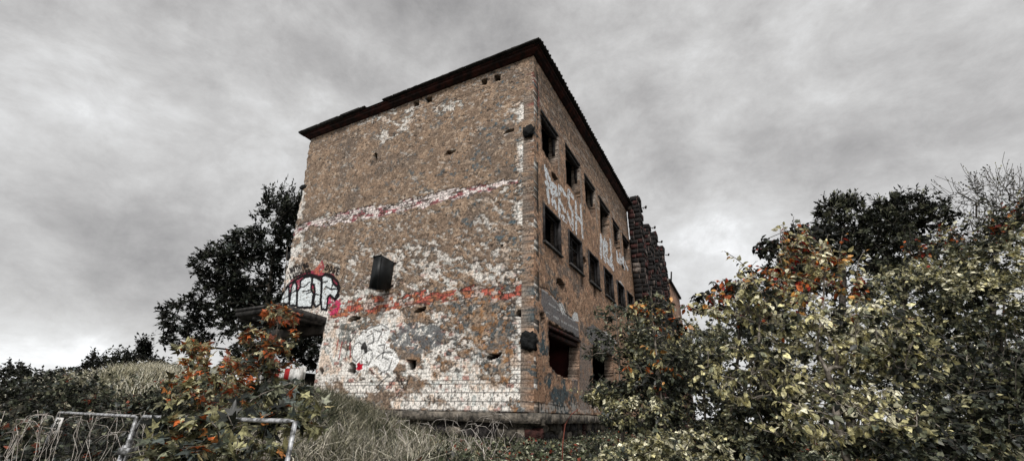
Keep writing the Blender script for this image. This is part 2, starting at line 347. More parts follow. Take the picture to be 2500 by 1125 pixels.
for P in ([(180, 560), (210, 470), (260, 440), (300, 480), (285, 600), (230, 670), (190, 640), (180, 560)], [(300, 520), (360, 500), (410, 540), (415, 620), (370, 700), (300, 700)], [(300, 600), (330, 560), (380, 530)], [(220, 400), (300, 330), (420, 270), (520, 240), (600, 290)],
          [(460, 620), (540, 560), (640, 560)], [(460, 720), (520, 790), (600, 760), (650, 620)], [(350, 380), (420, 340), (430, 440), (360, 470)], [(440, 300), (520, 330), (480, 420)], [(560, 780), (600, 820), (440, 975)], [(690, 780), (790, 990), (825, 870)], [(100, 640), (150, 460), (230, 330)], [(480, 480), (560, 470), (530, 620), (600, 640)]):
    line_g(q2(P), .03, INK, .75, .36)
line_g(q2([(600, 960), (660, 870)]), .03, INK, .8); line_g(q2([(700, 850), (730, 950), (760, 970)]), .03, INK, .8)
fill_g(q2([(235, 690), (260, 675), (275, 690), (310, 690), (295, 720), (300, 750), (260, 765), (210, 755), (240, 730)]), (.5, .01, .03), 1)
line_g(q2([(300, 500), (320, 470), (340, 540)]), .09, INK, .95)
for P in ([(20, 420), (5, 520)], [(65, 440), (30, 640)], [(160, 450), (160, 620)]): line_g(q2(P), .03, (.35, .03, .03), .8)
# --- holes
def blob(c, rx, ry, n=11, j=.25, rot=0, sd=0):
    r = random.Random(sd); o = []
    for i in range(n):
        t = 2 * math.pi * i / n; k = 1 + r.uniform(-j, j); a, b = math.cos(t) * rx * k, math.sin(t) * ry * k
        o.append((c[0] + a * math.cos(rot) - b * math.sin(rot), c[1] + a * math.sin(rot) + b * math.cos(rot)))
    return o
gh = [[(1175, 196), (1189, 192), (1189, 206), (1175, 209)], [(1206, 186), (1222, 181), (1222, 196), (1207, 200)], [(1010, 249), (1023, 245), (1023, 257), (1010, 261)], [(1039, 240), (1054, 236), (1054, 248), (1040, 252)],
      blob((917, 383), 4, 11, sd=1), [(1083, 379), (1092, 369), (1112, 366), (1112, 370), (1100, 377)], [(1228, 328), (1238, 318), (1255, 314), (1256, 319), (1240, 325)], [(1010, 762), (1022, 752), (1040, 749), (1038, 758), (1020, 763)],
      [(1187, 876), (1192, 864), (1205, 865), (1226, 859), (1220, 870), (1200, 878)], blob((863, 778), 14, 6, rot=-.2, sd=2), blob((1003, 889), 13, 13, sd=3), blob((858, 900), 9, 14, sd=5), blob((783, 905), 7, 9, sd=7), blob((1225, 600), 3, 3, sd=8), [(1262, 757), (1305, 755), (1306, 773), (1280, 775), (1258, 770)]]
hole = np.zeros(X.shape, bool)
for h in gh: hole |= inpoly(Gp(h), X, Zz)
keepv = (X > np.interp(Zz, lez, lex) + .1 * (vn(Zz * 5, Zz * 0, 1) - .5) + .05 * (_T[1][(np.floor(Zz / .12)).astype(int) & 255, 3] - .5)) & (Zz <= ZT)
porch = (X < G(796, 775)[0] + .06 * (vn(Zz * 6, Zz * 0, 2) - .5)) & (Zz < 3.3)
keepv &= ~porch & ~hole
ck = keepv[:-1, :-1] & keepv[1:, 1:]
ro = relief + .012 * (f2 - .5) + .003 * (f3 - .5)
P3 = np.stack([X, -ro - 0.0, Zz], -1); P3[-1, :, 1] = -ro[-1]
B3 = np.stack([X, np.full(X.shape, TH), Zz], -1)
bcol = np.zeros(C.shape) + np.array([.012, .011, .01])  # hole reveals run to near black: recess shade put into the colour
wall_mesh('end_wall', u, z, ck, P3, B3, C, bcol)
gable_edge_off = ro[-1]

# --- long wall, local plane x = 0, runs along +y
sy_ = .035
v = np.arange(0, LS + sy_, sy_)
Y, Zs = np.meshgrid(v, z, indexing='ij')
wy = Y + .14 * (fbm(Y * 2.3, Zs * 2.3, 1) - .5) * 2; wz2 = Zs + .12 * (fbm(Y * 2.3 + 50, Zs * 2.3, 3) - .5) * 2
s1 = fbm(Y * .9 + 31, Zs * .9, 1); s2 = fbm(Y * 2.4 + 31, Zs * 2.4, 3); s3 = fbm(Y * 9 + 31, Zs * 9, 5, 3); s4 = vn(Y * 17, Zs * 17, 1)
D = np.zeros(Y.shape + (3,)) + np.array([.33, .21, .14])
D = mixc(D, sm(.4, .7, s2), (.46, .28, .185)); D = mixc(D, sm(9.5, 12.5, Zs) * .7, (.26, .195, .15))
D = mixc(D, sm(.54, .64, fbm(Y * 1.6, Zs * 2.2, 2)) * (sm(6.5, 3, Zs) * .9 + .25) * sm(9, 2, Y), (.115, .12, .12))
D = mixc(D, sm(.58, .67, fbm(Y * 7, Zs * 7 + 9, 0)) * .6, (.68, .47, .33)); D = mixc(D, sm(.42, .34, fbm(Y * 8, Zs * 10, 5, 4)) * .6, (.07, .05, .04)); D = mixc(D, sm(.63, .7, fbm(Y * 5 + 5, Zs * 5, 4)) * .6, (.12, .13, .13))
D *= (.6 + .8 * s3)[..., None]
# flecks where the top coat has gone near the eaves
fl = (fbm(Y * 1.6 + Zs * .3, Zs * 9, 2) > .6) * sm(9.2, 10.4, Zs); D = mixc(D, fl * .65, (.5, .42, .36)); eg2 = edge(fl.astype(float)); D = mixc(D, eg2 * .6, (.03, .025, .02))
bs, bsn = bricks(Y + 7, Zs)
def zs_(P, soft=True): return inpoly(Sp(P), wy if soft else Y, wz2 if soft else Zs)
def fill_s(P, c, a=1., wear=0., soft=False):
    global D
    m = zs_(P, soft) & (s3 > wear); D = mixc(D, m * a, c); return m
def line_s(P, w, c, a=1., wear=0.):
    global D
    m = stroke(Sp(P), Y, Zs, w) & (s3 > wear); D = mixc(D, m * a, c)
# corner lime, brick patch
for P, c in (([(1303, 175), (1312, 190), (1320, 262), (1304, 262)], (.22, .06, .05)), ([(1303, 880), (1325, 890), (1330, 1000), (1303, 1000)], (.33, .2, .13))):
    fill_s(P, c, .8, .42, True)
fill_s([(1303, 985), (1480, 985), (1480, 1008), (1303, 1008)], (.5, .48, .45), .6, .45, True)
# concrete lintel zones and lime scraps round the ground-floor openings
for P in ([(1319, 703), (1335, 708), (1352, 728), (1368, 742), (1378, 762), (1398, 776), (1412, 790), (1416, 830), (1338, 778), (1319, 740)], [(1432, 800), (1452, 795), (1478, 812), (1500, 838), (1499, 868), (1445, 842), (1432, 820)]):
    m = fill_s(P, (.17, .168, .175), .92, .2, True)
for P in ([(1364, 732), (1374, 742), (1381, 762), (1374, 768), (1366, 752)], [(1396, 772), (1402, 761), (1410, 764), (1413, 785), (1400, 782)], [(1472, 806), (1490, 815), (1508, 838), (1498, 838)], [(1522, 845), (1545, 855), (1556, 868), (1535, 862)], [(1507, 689), (1514, 684), (1524, 700), (1520, 705)], [(1533, 712), (1540, 716), (1547, 730), (1540, 726)]):
    m = fill_s(P, (.68, .68, .68), .95, .25, False)
for P in ([(1333, 762), (1412, 805)], [(1340, 740), (1400, 782)], [(1318, 703), (1345, 722), (1380, 764)], [(1478, 712), (1485, 730)]): line_s(P, .03, (.5, .5, .5), .7, .4)
line_s([(1318, 700), (1337, 705), (1354, 726), (1370, 741), (1380, 764), (1397, 776)], .025, INK, .9)
fill_s([(1417, 835), (1445, 845), (1440, 1000), (1412, 1000)], (.2, .18, .17), .7, .3, True)
fill_s([(1395, 905), (1412, 915), (1410, 960), (1395, 960)], (.16, .16, .165), .8, .3, True)
for P in ([(1506, 690), (1475, 655)],): pass
# white block letters
WH = (.8, .84, .88)
def ls(pts, ox, oy, s): return [(ox + a * s, oy + b * s) for a, b in pts]
A = lambda P: ls(P, 1310, 380, 140 / 716)
for P in ([(110, 150), (130, 360), (150, 560)], [(110, 150), (150, 260), (180, 330)], [(120, 340), (180, 400)], [(180, 330), (190, 450), (200, 590)], [(200, 360), (240, 400), (250, 470), (200, 480)], [(205, 480), (240, 640)],
          [(285, 390), (285, 740)], [(285, 390), (370, 500)], [(285, 570), (350, 680)], [(285, 730), (370, 810)], [(405, 450), (455, 520)], [(400, 450), (400, 600), (450, 700), (450, 900)], [(385, 720), (440, 880)], [(490, 590), (495, 950)], [(550, 620), (575, 1010)], [(490, 740), (565, 840)]):
    line_s(A(P), .13, WH, .93, .385)
Bq = lambda P: ls(P, 1440, 560, 120 / 964)
for P in ([(215, 140), (215, 520)], [(215, 160), (340, 400), (300, 520)], [(290, 90), (300, 230), (340, 300)], [(270, 300), (270, 540), (300, 600)], [(400, 230), (430, 560)], [(320, 460), (340, 600), (460, 760)], [(430, 560), (400, 610), (460, 750)], [(530, 460), (540, 590), (600, 640)], [(590, 480), (600, 640)], [(630, 540), (680, 750)], [(660, 580), (610, 640)], [(700, 660), (740, 760)]):
    line_s(Bq(P), .17, WH, .93, .37)
line_s([(1295, 980), (1330, 984), (1380, 992)], .02, INK, .7)
crk2 = (np.abs(fbm(Y * 1.3 + 4, Zs * 2.4, 4, 5) - .5) < .006) * (s2 > .5); D = mixc(D, crk2 * .8, (.03, .025, .02))
pit2 = (vn(Y * 11, Zs * 14, 3) > .88) * (s2 > .4); D = mixc(D, pit2 * .6, (.05, .04, .035))
# openings
row1 = [[(1321, 276), (1361, 327), (1362, 408), (1356, 410), (1345, 398), (1332, 378), (1325, 364)], [(1380, 354), (1414, 399), (1416, 484), (1408, 482), (1395, 460), (1384, 446)], [(1427, 426), (1451, 459), (1454, 536), (1446, 528), (1435, 505), (1430, 490)],
        [(1464, 481), (1487, 515), (1487, 590), (1476, 580), (1467, 566)], [(1496, 533), (1511, 557), (1515, 616), (1507, 612), (1500, 600)], [(1519, 568), (1535, 591), (1538, 655), (1530, 648), (1524, 632)]]
row2 = [[(1326, 491), (1368, 535), (1368, 618), (1327, 583)], [(1387, 558), (1421, 594), (1421, 667), (1389.5, 641)], [(1436, 612), (1463, 638), (1463, 707), (1439, 686)], [(1473, 653), (1497, 676), (1498, 738), (1478, 721)], [(1506.5, 690), (1525, 708), (1526, 760), (1509, 748)], [(1531, 716), (1547, 734), (1549, 780), (1534, 770)]]
rects = []
for P in row2:
    q_ = Sp(P); ys = sorted(a for a, b in q_); zs = sorted(b for a, b in q_)
    rects.append(((ys[0] + ys[1]) / 2, (ys[2] + ys[3]) / 2, (zs[0] + zs[1]) / 2, (zs[2] + zs[3]) / 2))
zb = np.mean([r[2] for r in rects[:4]]); ztp = np.mean([r[3] for r in rects[:4]])
rects = [(a, min(b, LS - .12), zb, ztp) for a, b, _, _ in rects]
print('rects', [[round(float(k), 2) for k in r] for r in rects])
sh = np.zeros(Y.shape, bool)
jag = .05 * (vn(Y * 8, Zs * 8, 2) - .5) * 2
for P in row1: sh |= inpoly(Sp(P), Y + jag, Zs + jag)
for a, b, c, d in rects: sh |= (Y > a) & (Y < b) & (Zs > c) & (Zs < d)
oth = [[(1339, 784), (1415, 826), (1412, 926), (1398, 927), (1375, 922), (1356, 908), (1350, 898), (1342, 894)], [(1447, 843), (1496, 868), (1499, 975), (1450, 1000)], [(1358, 683), (1366, 680), (1379, 694), (1379, 708), (1370, 704), (1360, 694)],
       [(1346, 420), (1352, 424), (1361, 438), (1359, 447), (1350, 436)], [(1419, 677), (1423, 675), (1424, 698), (1420, 700)], [(1422, 624), (1427, 628), (1431, 640), (1430, 647), (1424, 643)], [(1318, 764), (1327, 764), (1329, 783), (1322, 787)], [(1440, 688), (1455, 702), (1456, 727), (1450, 722), (1449, 700)], [(1517, 645), (1524, 652), (1525, 658), (1519, 655)]]
for P in oth: sh |= inpoly(Sp(P), Y + jag, Zs + jag)
# darker rim painted round the broken openings
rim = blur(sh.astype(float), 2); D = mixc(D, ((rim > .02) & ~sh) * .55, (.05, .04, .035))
# exposed brick round the far jambs of the upper openings
for P in row1:
    q_ = Sp(P); ymx = max(a for a, b in q_); z0_ = min(b for a, b in q_); z1_ = max(b for a, b in q_)
    m = (Y > ymx - .05) & (Y < ymx + .22 + .12 * (bsn - .5)) & (Zs > z0_ - .1) & (Zs < z1_); D = mixc(D, m * .7 * (1 - bs), (.42, .36, .31)); D = mixc(D, m * bs * .8, (.05, .04, .04))
rs = .012 * (s2 - .5) + .003 * (s3 - .5) - .01 * fl; rs[0] = 0
ck2 = ~(sh[:-1, :-1] | sh[1:, 1:]) & (Zs[:-1, :-1] < ZT)
P3 = np.stack([rs + 0, Y, Zs], -1); P3[0, :, 1] = gable_edge_off * -1; P3[0, :, 0] = 0
B3 = np.stack([np.full(Y.shape, -TH), Y, Zs], -1)
bc = np.zeros(D.shape) + np.array([.3, .25, .21]); bc = mixc(bc, bs * .8, (.05, .04, .04)); bc *= (.4 + .9 * s3)[..., None]
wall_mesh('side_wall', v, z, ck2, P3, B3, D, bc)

# --- rear shell, floors and partitions: closes the building so the openings look into dark rooms
mb = MB()
def quad(a, b, c, d): mb.add([a, b, c, d], [(0, 1, 2, 3)])
zl = [3.3, 5, 7, 9, 11, 13.3]
for z0_, z1_ in zip(zl[:-1], zl[1:]):
    xa = float(np.interp(z0_, lez, lex)) + .15; xb = float(np.interp(z1_, lez, lex)) + .15
    quad((xa, .05, z0_), (xa, LS, z0_), (xb, LS, z1_), (xb, .05, z1_))
xa = float(np.interp(0, lez, lex)) + .2; xb = float(np.interp(3.3, lez, lex)) + .15
quad((xa, 4.2, -1.5), (xa, LS, -1.5), (xb, LS, 3.3), (xb, 4.2, 3.3))
quad((-13, LS, -1.5), (-.02, LS, -1.5), (-.02, LS, 13.3), (-13, LS, 13.3))
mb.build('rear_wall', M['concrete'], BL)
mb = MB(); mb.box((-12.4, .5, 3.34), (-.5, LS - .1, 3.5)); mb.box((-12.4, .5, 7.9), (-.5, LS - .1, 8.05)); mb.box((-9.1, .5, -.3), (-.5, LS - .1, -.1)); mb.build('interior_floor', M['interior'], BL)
mb = MB(); mb.box((-9.2, .44, -1), (-9.0, LS - .1, 3.3)); mb.box((-12.5, 4.2, -1), (-9.25, 4.4, 3.3)); mb.build('porch_wall', M['interior'], BL)
mb = MB()
for yy in (3.1, 6.0, 8.7, 11.6, 14): mb.box((-5, yy, 3.55), (-.5, yy + .12, 7.85)); mb.box((-5, yy, 8.1), (-.5, yy + .12, 13.2))
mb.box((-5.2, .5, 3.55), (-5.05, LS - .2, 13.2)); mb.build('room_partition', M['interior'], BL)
mb = MB(); mb.box((-3.2, .5, -.05), (-3.05, LS - .2, 3.3)); mb.box((-3, 4.3, -.05), (-.5, 4.42, 3.3)); mb.build('ground_floor_partition', M['oxblood'], BL)
# --- cornice: stepped brick profile + tiled roof edge
def ring(prof, name, mat, x0=-13.2, y1=LS + .1):
    m = MB(); path = [(x0, 0, -1, 0), (0, 0, 1, 0), (0, y1, 1, 1)]
    V = []
    for (a, zz) in prof: V += [(x0 - a, -a, zz), (a, -a, zz), (a, y1, zz)]
    n = len(prof); F = []
    for i in range(n - 1):
        for k in range(2): F.append((i * 3 + k, i * 3 + k + 1, (i + 1) * 3 + k + 1, (i + 1) * 3 + k))
    m.add(V, F)
    # closing faces at both ends
    m.add([(x0 - a, -a, zz) for a, zz in prof] + [(x0 - prof[0][0], .6, prof[0][1]), (x0 - prof[-1][0], .6, prof[-1][1])], [])
    for i in range(n - 1):
        a, b = prof[i], prof[i + 1]
        m.add([(x0 - a[0], -a[0], a[1]), (x0 - b[0], -b[0], b[1]), (x0 - b[0], .8, b[1]), (x0 - a[0], .8, a[1])], [(0, 1, 2, 3)])
    return m.build(name, mat, BL)
ring([(-.05, 13.27), (.045, 13.275), (.05, 13.28), (.1, 13.29), (.11, 13.33), (.17, 13.36), (.24, 13.42), (.25, 13.48), (.3, 13.49), (.31, 13.55), (.1, 13.56)], 'cornice', M['cornice'])
m = MB()
# roof slab rising from the eaves, with a run of tiles over the edge; one stretch has lost its tiles
m.add([(-13.6, -.36, 13.565), (.4, -.36, 13.565), (.4, LS, 13.565), (-13.6, LS, 13.565), (-6.5, 5, 14.6), (-6.5, 11, 14.6)], [(0, 1, 4), (1, 2, 5, 4), (2, 3, 5), (3, 0, 4, 5)])
m.box((-13.62, -.42, 13.5), (-10.4, -.1, 13.62)); m.build('roof', M['roof'], BL)
m = MB()
def tilesx(x0, x1, pitch=.21):
    x = x0
    while x < x1:
        h = random.uniform(-.012, .012); m.box((x, -.44 + h, 13.567), (x + pitch * .93, .15, 13.63 + h + random.uniform(0, .02)), .008); x += pitch
tilesx(-13.7, -8.95); tilesx(-7.75, .42)
for i in range(3): m.box((-13.6 + i * 1.5, -.42, 13.63 + i * .01), (-12.3 + i * 1.5, .1, 13.68 + i * .012), .01)
tilesx(-6.0, .3, .7)
y = -.35
while y < LS:
    h = random.uniform(-.012, .012); m.box((-.2, y, 13.575 + h), (.47 + h, y + .2, 13.66 + h), .008); m.tube([(-.2, y + .2, 13.67 + h), (.5 + h, y + .2, 13.63 + h)], .05, 6); y += .26
m.build('roof_tiles', M['roof'], BL)
# --- window frames (middle row: whole timber frames, top row: remains of the head)
for i, (a, b, c, d) in enumerate(rects):
    m = MB(); w = .07
    for (o, dx) in ((0, -.02), (.085, -.12)):
        x0_, x1_ = dx - .1, dx + (.06 if o == 0 else 0)
        m.box((x0_, a + o, c + o), (x1_, a + o + w, d - o)); m.box((x0_, b - o - w, c + o), (x1_, b - o, d - o)); m.box((x0_ + .003, a + o + w, d - o - w), (x1_ - .003, b - o - w, d - o)); m.box((x0_ + .003, a + o + w, c + o), (x1_ - .003, b - o - w, c + o + w))
    o_ = m.build('window_frame', M['frame'], BL)
    if i in (1, 3, 4):
        m = MB(); yy = a + (b - a) * (.5 if i != 3 else .42); m.box((-.19, yy - .03, c + .16), (-.15, yy + .03, d - .16))
        if i != 4: m.box((-.188, a + .17, c + (d - c) * .62), (-.152, b - .17, c + (d - c) * .62 + .05))
        m.build('casement_bar', M['frame'], BL)
    m = MB(); m.box((-.1, a - .06, c - .09), (.09, b + .06, c - .012), .008); m.build('window_sill', M['concrete'], BL)
for i, P in enumerate(row1):
    q_ = Sp(P); ys = [p[0] for p in q_]; zt_ = max(p[1] for p in q_); a, b = min(ys), max(ys)
    m = MB(); m.box((-.2, a - .06, zt_ - .13), (.035, b + .05, zt_ - .03), .006); m.box((-.24, a, zt_ - .27), (-.03, b, zt_ - .17), .006)
    m.box((-.24, b - .09, zt_ - 1.1), (-.12, b - .01, zt_ - .28), .006)
    m.build('window_head', M['frame'], BL)
# ground-floor opening: steel beam under the lintel
q_ = Sp([(1339, 784), (1415, 826)]); m = MB(); m.box((-.2, q_[0][0], q_[0][1] - .22), (.04, q_[1][0] + .03, q_[0][1] - .13)); m.box((-.3, q_[0][0], q_[0][1] - .4), (-.08, q_[1][0], q_[0][1] - .27)); m.build('steel_beam', M['cornice'], BL)
# --- black vent box on the end wall
m = MB(); X0, X1 = -6.35, -5.97
m.add([(X0, 0, 5.35), (X1, 0, 5.28), (X0 - .02, -.7, 5.33), (X1, -.7, 5.33), (X0, 0, 4.2), (X1, 0, 4.22), (X0 - .03, -.7, 4.1), (X1 + .03, -.72, 3.97)], [(0, 1, 3, 2), (2, 3, 7, 6), (3, 1, 5, 7), (0, 2, 6, 4), (4, 6, 7, 5)])
m.box((X0 - .03, -.73, 5.27), (X0 + .02, -.68, 5.37)); m.tube([(X0 - .03, -.71, 5.335), (X1 + .01, -.71, 5.335)], .02, 5); m.tube([(X1, -.71, 5.33), (X1 + .03, -.73, 3.97)], .018, 5); m.tube([(X0 - .03, -.71, 4.1), (X1 + .03, -.73, 3.97)], .018, 5)
vb_ = m.build('vent_box', M['box'], BL)
m = MB(); m.box((X0 - .1, -.03, 5.2), (X1 + .12, .0, 5.26)); m.box((X0 - .1, -.03, 4.3), (X1 + .12, .0, 4.36)); m.build('bracket', M['iron'], vb_)
# --- porch canopy
m = MB(); m.add([(-12.0, .3, 3.36), (-9.2, .3, 3.36), (-9.18, -2, 3.48), (-12.0, -2, 3.5), (-12.0, .3, 3.12), (-9.2, .3, 3.12), (-9.18, -2, 3.24), (-12.0, -2, 3.24)], [(0, 1, 2, 3), (7, 6, 5, 4), (3, 2, 6, 7), (2, 1, 5, 6), (0, 3, 7, 4)])
m.box((-12.02, -2.04, 3.42), (-9.14, -1.9, 3.52), .004)
for xx in (-11.9, -11.0, -10.2, -9.4): m.box((xx, -1.9, 3.06), (xx + .12, .3, 3.17))
m.build('porch_canopy', M['concrete'], BL)
m = MB(); m.box((-12.75, -.02, -1.2), (-12.4, .32, 3.12), .01); m.build('porch_post', M['concrete'], BL)
m = MB(); m.box((-12.6, .45, -1.2), (-12.45, 4.2, 1.5)); m.build('porch_sky_block', M['interior'], BL)  # low dark wall added to block bright sky in the lower porch opening
m = MB(); m.box((-12.35, .03, 2.75), (-9.22, .38, 3.28), .01); m.build('porch_lintel', M['interior'], BL)
# --- protruding beam ends at the corners, rubble lumps
for (px, py, rx, ry, ax) in ((1300, 320, .2, .24, 0), (1303, 832, .24, .27, 0), (740, 457, .24, .13, 1), (703, 625, .18, .17, 1)):
    x_, z_ = G(px, py); m = MB()
    m.rock((x_ - (.14 if ax == 0 else 0), (.0 if ax != 1 else .1) + (.09 if ax == 2 else 0), z_), (rx, .15, ry), 3, .5); m.build('beam_end', M['darkbeam'], BL)
# --- plinth: stone ledge with a rubble base under it
def stonecol(V, base, var=.35):
    r = np.random.default_rng(3); return np.array(base) * (1 + r.uniform(-var, var, (len(V), 1)))
m = MB()
x = -6.2
while x < .1:
    w = random.uniform(.5, 1.0); x1 = min(x + w, .3); m.box((x, -.26, -.3), (x1 - .015, .06, -.04 + random.uniform(-.015, .015)), .012); x = x1 if x1 < .29 else 9
y = -.2
while y < LS:
    w = random.uniform(.5, 1.0); m.box((-.05, y, -.3), (.27, y + w - .015, -.045 + random.uniform(-.015, .015)), .012); y += w
o_ = mesh_np('plinth_ledge', np.array(m.V), [np.array(m.F4)], M['stone'], BL, stonecol(m.V, (.15, .14, .125)))
m = MB(); cols = []
rr = random.Random(4)
def lay(along, lo, hi):
    zz = -1.75
    while zz < -.36:
        h = rr.uniform(.16, .34); t = lo
        while t < hi:
            w = rr.uniform(.22, .55); n0 = m.n
            zo = rr.uniform(-.05, .05); c = (t + w / 2, -.03, zz + h / 2 + zo) if along else (.03, t + w / 2, zz + h / 2 + zo)
            r = (w * .54, .1, h * rr.uniform(.4, .7)) if along else (.1, w * .54, h * rr.uniform(.4, .7))
            m.rock(c, r, 2, .55); k = rr.random(); cc = (.05, .02, .018) if k < .12 else ((.03, .028, .03) if k < .5 else ((.08, .075, .065) if k < .85 else (.18, .165, .145))); cols.extend([cc] * (m.n - n0)); t += w
        zz += h
lay(True, -6, 0); lay(False, 0, 8)
n0 = m.n; m.box((-12.6, -.05, -2.2), (-.02, .3, -.32)); m.box((-.3, .31, -2.2), (.05, LS, -.32)); cols.extend([(.07, .066, .06)] * (m.n - n0))
mesh_np('rubble_base', np.array(m.V), [np.array(m.F3).reshape(-1, 3), np.array(m.F4).reshape(-1, 4)], M['stone'], BL, np.array(cols))

# ------------------------------------------------------------------ ruined annex beyond (stone piers)
AN = empty('ruined_annex', tuple(O), BL.rotation_euler.z)
tag(AN, 'dark ruined stone annex with broken piers behind the long wall of the factory', 'annex')
def masonry(name, x0, x1, y0, y1, z1, parent, base=(.016, .015, .016), pale=(.17, .15, .14), redp=(.05, .018, .017), z0=-1.5, seed=1):
    r = random.Random(seed); m = MB(); cs = []
    m.box((x0 + .02, y0 + .02, z0), (x1 - .02, y1, z1 - .12)); cs += [(.13, .105, .1)] * 8
    zz = z0
    while zz < z1:
        h = r.uniform(.22, .4); x = x0
        while x < x1 - .05:
            w = min(r.uniform(.25, .5), x1 - x); n0 = m.n; rag = r.uniform(-.05, .06)
            m.box((x + .02, y0 - .03 - rag * .4, zz + .02), (x + w - .015, y0 + .1, zz + h - .015 + rag * .3), .022); k = r.random(); cs.extend([pale if k < .04 else (redp if k < .22 else base)] * (m.n - n0)); x += w
        y = y0
        while y < y1 - .05:
            w = min(r.uniform(.3, .55), y1 - y); n0 = m.n; rag = r.uniform(-.06, .08)
            m.box((x1 - .1, y + .02, zz + .02), (x1 + .02 + rag, y + w - .015, zz + h - .015 + rag * .3), .022); k = r.random(); cs.extend([pale if k < .04 else (redp if k < .22 else base)] * (m.n - n0)); y += w
        zz += h
    return mesh_np(name, np.array(m.V), [np.array(m.F3).reshape(-1, 3), np.array(m.F4).reshape(-1, 4)], M['stone'], parent, np.array(cs))
pz = [(S(1556, 478, .9), S(1571, 507, 1.3)), (S(1582, 551, .9), 0), (S(1598, 568, .9), 0), (S(1616, 601, .9), 0)]
masonry('annex_wall', -.6, .3, 15.9, 33, 11.0, AN, seed=9)
for i, (p, _) in enumerate(pz):
    y0 = p[0]; zt_ = p[1]
    pr = masonry('stone_pier', .1, .92, y0, y0 + .9, zt_, AN, seed=20 + i)
    m = MB(); zz = zt_ - (.85 if i == 0 else .1 if i == 1 else .75)
    m.tube([(.85, y0 + .3, zz), (1.35, y0 + .3, zz + .02)], .028, 5); m.tube([(1.3, y0 + .3, zz - .09), (1.36, y0 + .3, zz + .09)], .07, 6); m.tube([(1.18, y0 + .3, zz), (1.18, y0 + .3, zz - .12)], .02, 5)
    m.build('insulator_bracket', M['iron'], pr)
# low rear wing with an eave
m = MB(); m.box((-5, 26.6, -1), (.95, 33.2, 11.05)); o_ = m.build('rear_wing_wall', noisy('rear_render', (.1, .06, .045), (.3, .18, .12), scale=3), AN)
m = MB(); m.box((-5, 26.5, 11.05), (1.12, 33.5, 11.25)); m.tube([(1.0, 27.6, 11.2), (1.15, 27.6, 12.2)], .07, 6); m.build('rear_wing_eave', M['roof'], AN)

# ------------------------------------------------------------------ terrain
def hgt(x, y):
    x = np.asarray(x, float); y = np.asarray(y, float)
    left = sm(1.5, 7.5, -x)
    far = .9 + .9 * left
    rise = sm(2.6, 7.2, y) * (1 - left) + sm(5.6, 10.2, y + .12 * x) * left
    h = -.35 * left * sm(2, 4, y) * (1 - sm(5.5, 8, y)) + far * rise
    h = h + .62 * np.exp(-(((x + 9.6) / 2.6) ** 2 + ((y - 11.6) / 1.3) ** 2))
    h = h - .4 * sm(9, 14, -x) * sm(9, 13, y) + .35 * np.exp(-(((x + 5.6) / 1.9) ** 2 + ((y - 14.2) / 2.2) ** 2))
    h = h + .09 * (fbm(x * .8 + 60, y * .8 + 60, 1) - .5) + .05 * (fbm(x * 3 + 60, y * 3 + 60, 2) - .5)
    return h
xs = np.concatenate([-np.geomspace(600, 26, 14), np.arange(-25, 25, .2), np.geomspace(26, 600, 14)])
ys = np.concatenate([-np.geomspace(600, 6, 12), np.arange(-5, 34, .2), np.geomspace(35, 700, 16)])
XX, YY = np.meshgrid(xs, ys, indexing='ij'); ZZ = hgt(XX, YY)
# keep the soil out of the building's rooms
lx = (XX - O[0]) * CX[0] + (YY - O[1]) * CX[1]; ly = (XX - O[0]) * CY[0] + (YY - O[1]) * CY[1]
ins = (lx > -12) & (lx < -.3) & (ly > .35) & (ly < LS); ZZ = np.where(ins, np.minimum(ZZ, 1.55), ZZ)
idx = np.arange(XX.size).reshape(XX.shape); qd = np.stack([idx[:-1, :-1], idx[1:, :-1], idx[1:, 1:], idx[:-1, 1:]], -1).reshape(-1, 4)
tag(mesh_np('ground', np.stack([XX, YY, ZZ], -1).reshape(-1, 3), [qd], M['ground'], smooth=True), kind='structure')

# ------------------------------------------------------------------ vegetation
OV = np.array([(0, 0, 0), (.27, .3, .07), (.24, .62, .05), (0, 1, -.1), (-.24, .62, .05), (-.27, .3, .07), (0, .33, 0), (0, .68, -.02)])
OVF = ([(0, 1, 6), (2, 3, 7), (3, 4, 7), (5, 0, 6)], [(1, 2, 7, 6), (4, 5, 6, 7)])
DM = np.array([(0, 0, 0), (.3, .42, .06), (0, 1, -.05), (-.3, .42, .06)]); DMF = ([(0, 1, 2), (0, 2, 3)], [])
NR = np.array([(0, 0, 0), (.21, .4, .04), (0, 1, -.1), (-.21, .4, .04)])
mp_ = [(0, 0, 0)]
for (a, r) in ((-118, .42), (-92, .3), (-62, .72), (-38, .36), (-14, .62), (0, 1.0), (14, .62), (38, .36), (62, .72), (92, .3), (118, .42)):
    t = math.radians(a); mp_.append((math.sin(t) * r * .8, .12 + math.cos(t) * r * .85, -.12 * r * r))
MPL = np.array(mp_); MPF = ([(0, i, i + 1) for i in range(1, 11)], [])
SH = {'ovate': (OV, OVF), 'diamond': (DM, DMF), 'narrow': (NR, DMF), 'maple': (MPL, MPF)}

